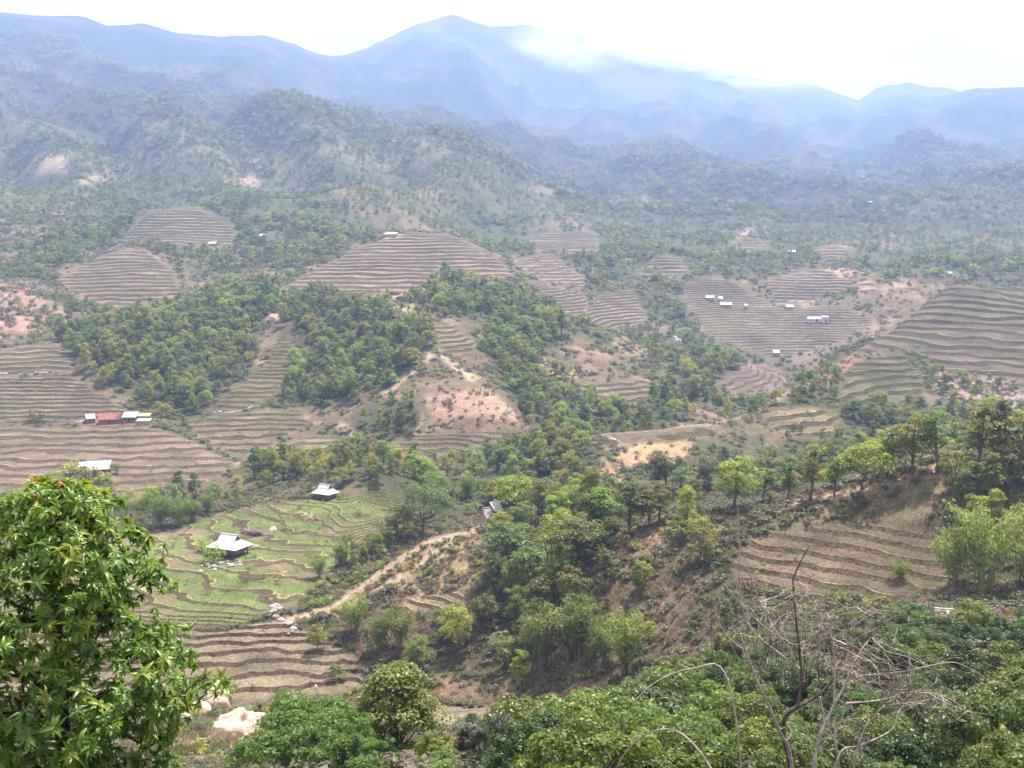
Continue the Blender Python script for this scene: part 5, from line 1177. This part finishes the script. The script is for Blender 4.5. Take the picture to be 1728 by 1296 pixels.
LMESH = [[np_mesh('leaf', v, f, (mt,), None, True) for v, f in LEAFV] for mt in (TLEAF, TLEAF2, TRED)]
TD = 13.0
tx = float(s_of_uv(105, 1250)) * TD; tbase = gz(tx, TD)
ROWS = np.array([812, 840, 870, 920, 985, 1030, 1055, 1085, 1120, 1150, 1200, 1250, 1300, 1350]); EDGE = np.array([35, 80, 112, 140, 186, 148, 160, 205, 226, 212, 205, 180, 170, 120]) / FPX * TD
ztop = float(t_of_v(808)) * TD
def zrow(v): return float(t_of_v(v)) * TD
rt = np.random.default_rng(17)
ROS = []
for k in range(185):                                   # layered sprays with gaps between them
    v0 = 825 + (1335 - 825) * ((k + rt.random()) / 185) ** .95; a = k * 2.39996 + rt.normal() * .3; rad = np.interp(v0, ROWS, EDGE)
    q0 = (.80 + .18 * rt.random()) if k % 4 else rt.uniform(.2, .6); lump = 1 + .12 * math.sin(a * 3 + v0 * .02) + rt.normal() * .08
    for j in range(rt.integers(9, 15)):
        aa = a + rt.normal() * .26; q = np.clip(q0 + rt.normal() * .13, .03, 1.08); v = v0 + rt.normal() * 13 + 14 * (q - q0) * 3
        c = np.array((tx + math.cos(aa) * rad * q * lump, TD + math.sin(aa) * rad * q * lump, zrow(max(812, v))))
        out_ = np.array((math.cos(aa) * q, math.sin(aa) * q, 1.5)); ROS.append((c, out_ / np.linalg.norm(out_), v, q))
for k in range(70):                                    # the crown's tip
    a = rt.random() * 6.28; v = 812 + 50 * rt.random(); rad = np.interp(v, ROWS, EDGE); q = rt.random() ** .6
    ROS.append((np.array((tx + math.cos(a) * rad * q, TD + math.sin(a) * rad * q, zrow(v))), np.array((0, 0, 1.0)), v, q))
for (u, v) in [(330,1150),(345,1140),(360,1150),(372,1142),(385,1150),(390,1162),(350,1165),(365,1170),(325,1170),(310,1160),(335,1185),(318,1190),(300,1175),(295,1205),(310,1140),(345,1155),(378,1160),(285,1235),(270,1245),(300,1225)]:
    c = np.array(px(u, v, TD + rt.normal() * .25)); ROS.append((c, np.array((.7, -.2, .6)), v, 1.0))
tree = empty('near_tree', (tx, TD, tbase)); tag(tree, 'large-leaved tree with whorled glossy leaves filling the left foreground', 'tree')
T0 = np.array((tx, TD, tbase))
g = Geo(); axis = [np.array((0, 0, -.6)), np.array((0, 0, (zrow(1250) - tbase) * .6)), np.array((.02, 0, zrow(1150) - tbase)), np.array((-.03, .02, zrow(1000) - tbase)), np.array((-.08, 0, zrow(890) - tbase)), np.array((-.1, 0, ztop - tbase - .25))]
g.add(*tube(axis, [.13, .10, .085, .06, .035, .012], 9)); mobj('trunk', g.mesh('trunk', (noise_mat('dark_bark', (.03, .022, .018), (.085, .065, .05), 6, .95, .6),), True), tree)
axz = np.array([a[2] for a in axis])
def axis_at(z): return np.array([np.interp(z, axz, [a[i] for a in axis]) for i in range(3)])
# boughs grow outwards, every shoot joined to the nearest wood further in; the longest runs are parts of their own
tw = Geo(); DB = bpy.data.materials['dark_bark']
nodes = [axis_at(z) for z in np.linspace(.7, axz[-1], 26)]; par = [-1] * len(nodes); NB0 = len(nodes)
hd_ = lambda c: np.hypot(c[0] - tx, c[1] - TD)
for i in sorted(range(len(ROS)), key=lambda i: hd_(ROS[i][0])):
    c = ROS[i][0] - T0; N_ = np.array(nodes); dd_ = ((N_ - c) ** 2).sum(1) + .8 * np.maximum(0, N_[:, 2] - c[2] + .05) ** 2
    j = int(np.argmin(dd_)); L = math.sqrt(dd_[j])
    if L > .5:                                            # a long reach gets a joint on the way
        m_ = nodes[j] * .5 + c * .5 + np.array((0, 0, -.06)); nodes.append(m_); par.append(j); j = len(nodes) - 1
    nodes.append(c); par.append(j)
nchild = [0] * len(nodes)
for k in range(len(nodes) - 1, NB0 - 1, -1): nchild[k] += 1; nchild[par[k]] += nchild[k]
rad_ = lambda k: min(.042, .0042 * max(1, nchild[k]) ** .48)
big = sorted([k for k in range(NB0, len(nodes))], key=lambda k: -nchild[k])[:60]; bs = set(big)
for k in range(NB0, len(nodes)):
    a0, c = nodes[par[k]], nodes[k]; m_ = (a0 + c) / 2 + np.array((0, 0, -.02))
    t_ = tube([a0, m_, c], [rad_(k) * 1.1, rad_(k), rad_(k) * .85], 6 if k in bs else 4)
    if k in bs:
        gb = Geo(); gb.add(*t_); mobj('branch', gb.mesh('branch', (DB,), True), tree)
    else: tw.add(*t_)
o = mobj('twigs', tw.mesh('twigs', (DB,), True), tree); o['kind'] = 'stuff'
leaves = []
for (c, ax, v, q) in ROS:
    ax = ax + rt.normal(size=3) * .22; ax /= np.linalg.norm(ax)
    mt = 0 if rt.random() > .17 + (.25 if v < 900 else 0) else 1
    if v < 865 and rt.random() < .03: mt = 2
    nl = rt.integers(11, 17); ph = rt.random() * 6.28; sc0 = rt.uniform(.62, 1.15) * (.7 if mt == 2 else 1)
    b1 = np.cross(ax, (0.3, 0.2, 1.0)); b1 /= np.linalg.norm(b1) + 1e-9; b2 = np.cross(ax, b1)
    for k in range(nl):
        an = ph + k * 2.4; tl = rt.uniform(-.35, .45) if k % 3 else rt.uniform(.4, 1.1); d = (math.cos(an) * b1 + math.sin(an) * b2) * math.cos(tl) + ax * math.sin(tl)
        d[2] -= .30; d /= np.linalg.norm(d); nrm = ax - d * (ax @ d); nrm += rt.normal(size=3) * .25; nrm -= d * (nrm @ d); nrm /= np.linalg.norm(nrm); sd = np.cross(d, nrm)
        M3 = np.column_stack([sd, d, nrm]); leaves.append((c - T0 - ax * .03 * (k / nl), M3, sc0 * rt.uniform(.75, 1.1), int(rt.integers(4)), mt))
# the 300 leaves nearest the viewer are leaves of their own, the others one mass
leaves.sort(key=lambda t: (t[0] + T0)[1] - 0.25 * (t[0] + T0)[2])
vis = [i for i, t in enumerate(leaves) if 15 < float(u_of_st((t[0] + T0)[0] / (t[0] + T0)[1], (t[0] + T0)[2] / (t[0] + T0)[1])) < 420 and float(v_of_t((t[0] + T0)[2] / (t[0] + T0)[1])) < 1290][:300]
vs_ = set(vis)
for i in vis:
    c, M3, sc, j, mt = leaves[i]; o = bpy.data.objects.new('leaf', LMESH[mt][j]); COL.objects.link(o); o.parent = tree
    o.matrix_local = Matrix.Translation(Vector(c)) @ Matrix([list(r_) for r_ in M3]).to_4x4() @ Matrix.Scale(sc, 4)
gl = Geo()
for i, (c, M3, sc, j, mt) in enumerate(leaves):
    if i in vs_: continue
    v_, f_ = LEAFV[j]; gl.add(c + (v_ * sc) @ M3.T, f_, mt)
o = mobj('foliage', gl.mesh('foliage', (TLEAF, TLEAF2, TRED), True), tree); o['kind'] = 'stuff'

# ------------------------------------------------------------------ the dead tree at the right
DEADP = noise_mat('bleached_dead_wood', (0.24, 0.17, 0.15), (0.50, 0.42, 0.38), 7, 0.85, 0.5, 20, dist=.02)
DEADD = noise_mat('dark_dead_wood', (0.045, 0.032, 0.028), (0.15, 0.11, 0.095), 7, 0.9, 0.5, 20, dist=.02)
DD = 24.0
dx = float(s_of_uv(1340, 1275)) * DD; dbase = gz(dx, DD); DT0 = np.array((dx, DD, dbase))
dead = empty('dead_tree', (dx, DD, dbase)); tag(dead, 'bare dead tree with bleached forking branches at lower right', 'dead tree')
def smooth_line(pts, n=4):
    pts = np.array(pts, float); out_ = []
    P = np.concatenate([[2 * pts[0] - pts[1]], pts, [2 * pts[-1] - pts[-2]]])
    for i in range(len(pts) - 1):
        a, b, c, d = P[i:i + 4]
        for k in range(n):
            t = k / n; out_.append(.5 * ((2 * b) + (-a + c) * t + (2 * a - 5 * b + 4 * c - d) * t * t + (-a + 3 * b - 3 * c + d) * t ** 3))
    out_.append(pts[-1]); return out_
LW = .58
def limb(name, pts, w0, w1, mat, d0, d1, parent, T, sides=7):
    """pts photo pixels, widths in photo pixels, distance runs d0 -> d1"""
    n = len(pts); W = [np.array(px(u, v, d0 + (d1 - d0) * i / (n - 1))) for i, (u, v) in enumerate(pts)]
    W = smooth_line(W, 4); m = len(W); rd = [LW * (w0 + (w1 - w0) * (i / (m - 1)) ** .8) / FPX * DD * .5 * (1 + .10 * math.sin(i * 2.3 + w0)) for i in range(m)]
    g = Geo(); g.add(*tube([w - T for w in W], rd, sides)); return mobj(name, g.mesh(name, (mat,), True), parent), W
LIMBS = [
 ('trunk', [(1345,1400),(1338,1320),(1330,1275),(1322,1236),(1326,1208),(1346,1192)], 17, 14, DEADD, 24, 24),
 ('branch', [(1346,1194),(1352,1150),(1350,1110),(1345,1060),(1340,1010),(1338,975)], 12, 5, DEADD, 24, 24.3),
 ('branch', [(1338,976),(1350,950),(1366,920)], 7, 3.5, DEADD, 24.3, 24.4),
 ('branch', [(1346,1194),(1385,1170),(1408,1140),(1428,1100),(1450,1076),(1480,1060),(1520,1035),(1546,1020)], 11, 3, DEADD, 24, 25.2),
 ('trunk', [(1340,1320),(1330,1262),(1317,1238),(1296,1188),(1276,1145),(1260,1102),(1244,1060)], 13, 5, DEADP, 23.9, 22.8),
 ('branch', [(1258,1098),(1236,1082),(1216,1056),(1207,1032),(1202,1014)], 4.5, 2.5, DEADP, 23, 22.5),
 ('branch', [(1206,1026),(1214,1012),(1224,1002)], 3, 1.5, DEADP, 22.5, 22.4),
 ('branch', [(1276,1145),(1292,1118),(1298,1090),(1300,1070)], 5, 2.5, DEADD, 23.3, 23.6),
 ('branch', [(1349,1128),(1302,1093),(1264,1058),(1251,1012),(1247,970),(1248,920),(1245,855)], 7, 2.5, DEADP, 24, 22.6),
 ('branch', [(1248,920),(1260,952),(1282,1016),(1298,1043),(1310,1070)], 3, 4, DEADP, 22.7, 23.4),
 ('branch', [(1345,1122),(1321,1081),(1290,1058),(1255,1024),(1220,984)], 6, 2, DEADP, 24, 23.2),
 ('branch', [(1352,1090),(1385,1065),(1410,1050),(1440,1010)], 5, 2, DEADD, 24.1, 24.8),
 ('branch', [(1345,1020),(1362,1003),(1385,1004),(1420,1020),(1450,1052)], 3, 2, DEADP, 24.3, 24.6),
 ('trunk', [(1370,1390),(1374,1300),(1376,1275),(1385,1240),(1394,1220),(1409,1187),(1423,1162),(1437,1129),(1452,1100),(1470,1075)], 15, 5, DEADP, 23.5, 24.2),
 ('branch', [(1408,1186),(1408,1150),(1409,1120),(1404,1086),(1400,1050),(1396,1035)], 8, 2.5, DEADP, 23.7, 24),
 ('branch', [(1416,1300),(1411,1260),(1396,1222),(1388,1195),(1384,1175)], 6, 3.5, DEADP, 23.3, 23.5),
 ('branch', [(1407,1246),(1414,1228),(1421,1211),(1426,1187)], 6, 5, DEADP, 23.4, 23.5),
 ('branch', [(1426,1187),(1475,1183),(1500,1178),(1530,1168),(1580,1172),(1612,1185),(1626,1202),(1610,1218)], 6, 2, DEADP, 23.5, 25),
 ('branch', [(1436,1330),(1445,1268),(1462,1225),(1480,1202),(1494,1190)], 8, 5, DEADP, 23.2, 23.6),
 ('branch', [(1400,1330),(1420,1268),(1452,1258),(1505,1232),(1514,1205),(1530,1185)], 8, 3, DEADP, 23.1, 23.8),
 ('branch', [(1452,1140),(1500,1136),(1540,1130),(1580,1121),(1612,1118),(1640,1130),(1662,1143)], 4, 1.8, DEADP, 24.4, 25.4),
 ('branch', [(1385,1170),(1380,1120),(1390,1080),(1396,1060)], 5, 2, DEADD, 24.1, 24.8),
 ('branch', [(1330,1225),(1300,1235),(1284,1218)], 3, 1.5, DEADP, 23.9, 23.6),
 ('branch', [(1400,1228),(1430,1215),(1465,1212),(1470,1222)], 3, 1.5, DEADP, 23.4, 23.0)]
ends = []
for nm, pts, w0, w1, mt, d0, d1 in LIMBS:
    o, W = limb(nm, pts, w0, w1, mt, d0, d1, dead, DT0); ends += W[len(W) // 3:]
tg = Geo(); rd_ = np.random.default_rng(3)
for c, ar, n_ in (((1330, 1050), (80, 60), 130), ((1500, 1140), (75, 50), 120), ((1430, 1080), (60, 55), 60), ((1560, 1190), (60, 28), 70), ((1400, 1230), (70, 40), 50)):
    for k in range(n_):
        u = c[0] + rd_.normal() * ar[0] * .55; v = c[1] + rd_.normal() * ar[1] * .55; a = np.array(px(u, v, 24 + rd_.normal() * .7))
        e = np.array(ends); j = np.argmin(((e - a) ** 2).sum(1)); b = e[j]; d = a - b; L = np.linalg.norm(d)
        if L > 1.6: continue
        tip = a + d / (L + 1e-6) * .25 + rd_.normal(size=3) * .2; mid = (a + b) / 2 + rd_.normal(size=3) * .08
        tg.add(*tube([b - DT0, mid - DT0, a - DT0, tip - DT0], [.008, .006, .0045, .002], 3), int(rd_.random() < .5))
        for q in range(2):
            s0 = mid if q else a; t1 = s0 + rd_.normal(size=3) * .22; tg.add(*tube([s0 - DT0, (s0 + t1) / 2 + rd_.normal(size=3) * .03 - DT0, t1 - DT0], [.0045, .0035, .002], 3), int(rd_.random() < .5))
for k in range(55):                                    # thin upright dead shoots behind the forks
    u = 1335 + rd_.normal() * 55; v0 = 1120 + rd_.random() * 40; v1 = v0 - 60 - 90 * rd_.random(); d_ = 24.2 + rd_.random() * 1.6; du = rd_.normal() * 14
    P_ = [np.array(px(u, v0, d_)), np.array(px(u + du * .4 + rd_.normal() * 3, (v0 + v1) / 2, d_)), np.array(px(u + du, v1, d_))]
    tg.add(*tube([p_ - DT0 for p_ in P_], [.010, .007, .003], 3), int(rd_.random() < .6))
    for q in range(2):
        s0 = P_[1] * (1 - q * .5) + P_[2] * q * .5; t1 = s0 + np.array((rd_.normal() * .16, 0, .12 + .2 * rd_.random())); tg.add(*tube([s0 - DT0, (s0 + t1) / 2 - DT0, t1 - DT0], [.005, .004, .002], 3), int(rd_.random() < .6))
o = mobj('twigs', tg.mesh('twigs', (DEADP, DEADD)), dead); o['kind'] = 'stuff'
LW = .5
# two bare arching branches of a fallen stem, further left
fx = float(s_of_uv(1190, 1290)) * 21.0; fb = gz(fx, 21.0); FT0 = np.array((fx, 21.0, fb))
fal = empty('fallen_branch', (fx, 21.0, fb)); tag(fal, 'bare grey fallen stem with two arching branches at bottom centre-right', 'dead branch')
for pts, w0, w1, d0, d1 in (([(1230,1420),(1208,1320),(1190,1282),(1166,1252),(1140,1233),(1110,1232),(1080,1246),(1052,1275),(1035,1310)], 9, 4, 21, 22), ([(1260,1400),(1240,1200),(1215,1125),(1172,1128),(1140,1135),(1100,1156),(1070,1186),(1055,1218),(1050,1262)], 6, 3.5, 21.5, 22.4), ([(1165,1128),(1148,1122),(1142,1112)], 3, 1.5, 22, 22), ([(1068,1258),(1075,1240),(1082,1225)], 3, 2, 21.8, 21.8), ([(1140,1233),(1150,1250),(1175,1252)], 2.5, 1.5, 21.2, 21.2)):
    limb('branch', pts, w0, w1, DEADP, d0, d1, fal, FT0)
# ------------------------------------------------------------------ haze: even thin air over the whole valley
m, n, l = new_mat('haze')
out = n.new('ShaderNodeOutputMaterial'); pv = n.new('ShaderNodeVolumePrincipled')
pv.inputs['Color'].default_value = (0.43, 0.565, 0.93, 1); pv.inputs['Density'].default_value = 1.95e-4
pv.inputs['Anisotropy'].default_value = 0.2
l.new(pv.outputs[0], out.inputs['Volume'])
zt = float(GZ.max()) + 40; zb = float(GZ.min()) - 1.0
X, Y0, Y1 = 7200.0, -60.0, 8450.0
Vh = [(-X, Y0, zb), (X, Y0, zb), (X, Y1, zb), (-X, Y1, zb), (-X, Y0, zt), (X, Y0, zt), (X, Y1, zt), (-X, Y1, zt)]
Fh = [(0, 3, 2, 1), (4, 5, 6, 7), (0, 1, 5, 4), (1, 2, 6, 5), (2, 3, 7, 6), (3, 0, 4, 7)]
tag(mobj('haze', np_mesh('haze', Vh, Fh, (m,))), 'pale blue haze filling the valley and fading the mountains', 'haze', None, 'stuff')

# ------------------------------------------------------------------ cloud wisps hanging on the ridge
def cloud(u, v, d, sx, sy, sz, dens, label, seed):
    m, n, l = new_mat('cloud_wisp')
    out = n.new('ShaderNodeOutputMaterial'); pv = n.new('ShaderNodeVolumePrincipled'); pv.inputs['Color'].default_value = (1, 1, 1, 1); pv.inputs['Anisotropy'].default_value = 0.3
    tc = n.new('ShaderNodeTexCoord')
    ln = n.new('ShaderNodeVectorMath'); ln.operation = 'LENGTH'; l.new(tc.outputs['Object'], ln.inputs[0])
    fo = n.new('ShaderNodeMapRange'); fo.inputs['From Min'].default_value = 1.0; fo.inputs['From Max'].default_value = 0.25; l.new(ln.outputs['Value'], fo.inputs['Value'])
    t = n.new('ShaderNodeTexNoise'); t.inputs['Scale'].default_value = 2.6; t.inputs['Detail'].default_value = 6; t.inputs['Roughness'].default_value = 0.62; t.noise_dimensions = '4D'; t.inputs['W'].default_value = seed * 3.7
    l.new(tc.outputs['Object'], t.inputs['Vector'])
    mr = n.new('ShaderNodeMapRange'); mr.inputs['From Min'].default_value = 0.42; mr.inputs['From Max'].default_value = 0.68; l.new(t.outputs['Fac'], mr.inputs['Value'])
    m1 = n.new('ShaderNodeMath'); m1.operation = 'MULTIPLY'; l.new(fo.outputs[0], m1.inputs[0]); l.new(mr.outputs[0], m1.inputs[1])
    m2 = n.new('ShaderNodeMath'); m2.operation = 'MULTIPLY'; m2.inputs[1].default_value = dens; l.new(m1.outputs[0], m2.inputs[0]); l.new(m2.outputs[0], pv.inputs['Density'])
    l.new(pv.outputs[0], out.inputs['Volume'])
    bm = bmesh.new(); bmesh.ops.create_icosphere(bm, subdivisions=3, radius=1.0); me = bpy.data.meshes.new('cloud'); bm.to_mesh(me); bm.free(); me.materials.append(m)
    o = mobj('cloud', me, None, px(u, v, d)); o.scale = (sx, sy, sz); tag(o, label, 'cloud', None, 'stuff'); return o
cloud(968, 74, 4900, 330, 180, 140, 0.013, 'white wisp of cloud hanging in front of the ridge right of the main peak', 1)
cloud(1110, 84, 5500, 520, 200, 120, 0.014, 'thin band of cloud along the falling crest right of the wisp', 2)
cloud(1300, 122, 5700, 600, 200, 110, 0.014, 'low cloud on the crest above the mountain saddle', 3)
cloud(1480, 120, 6800, 300, 200, 80, 0.009, 'faint cloud behind the saddle at right', 4)
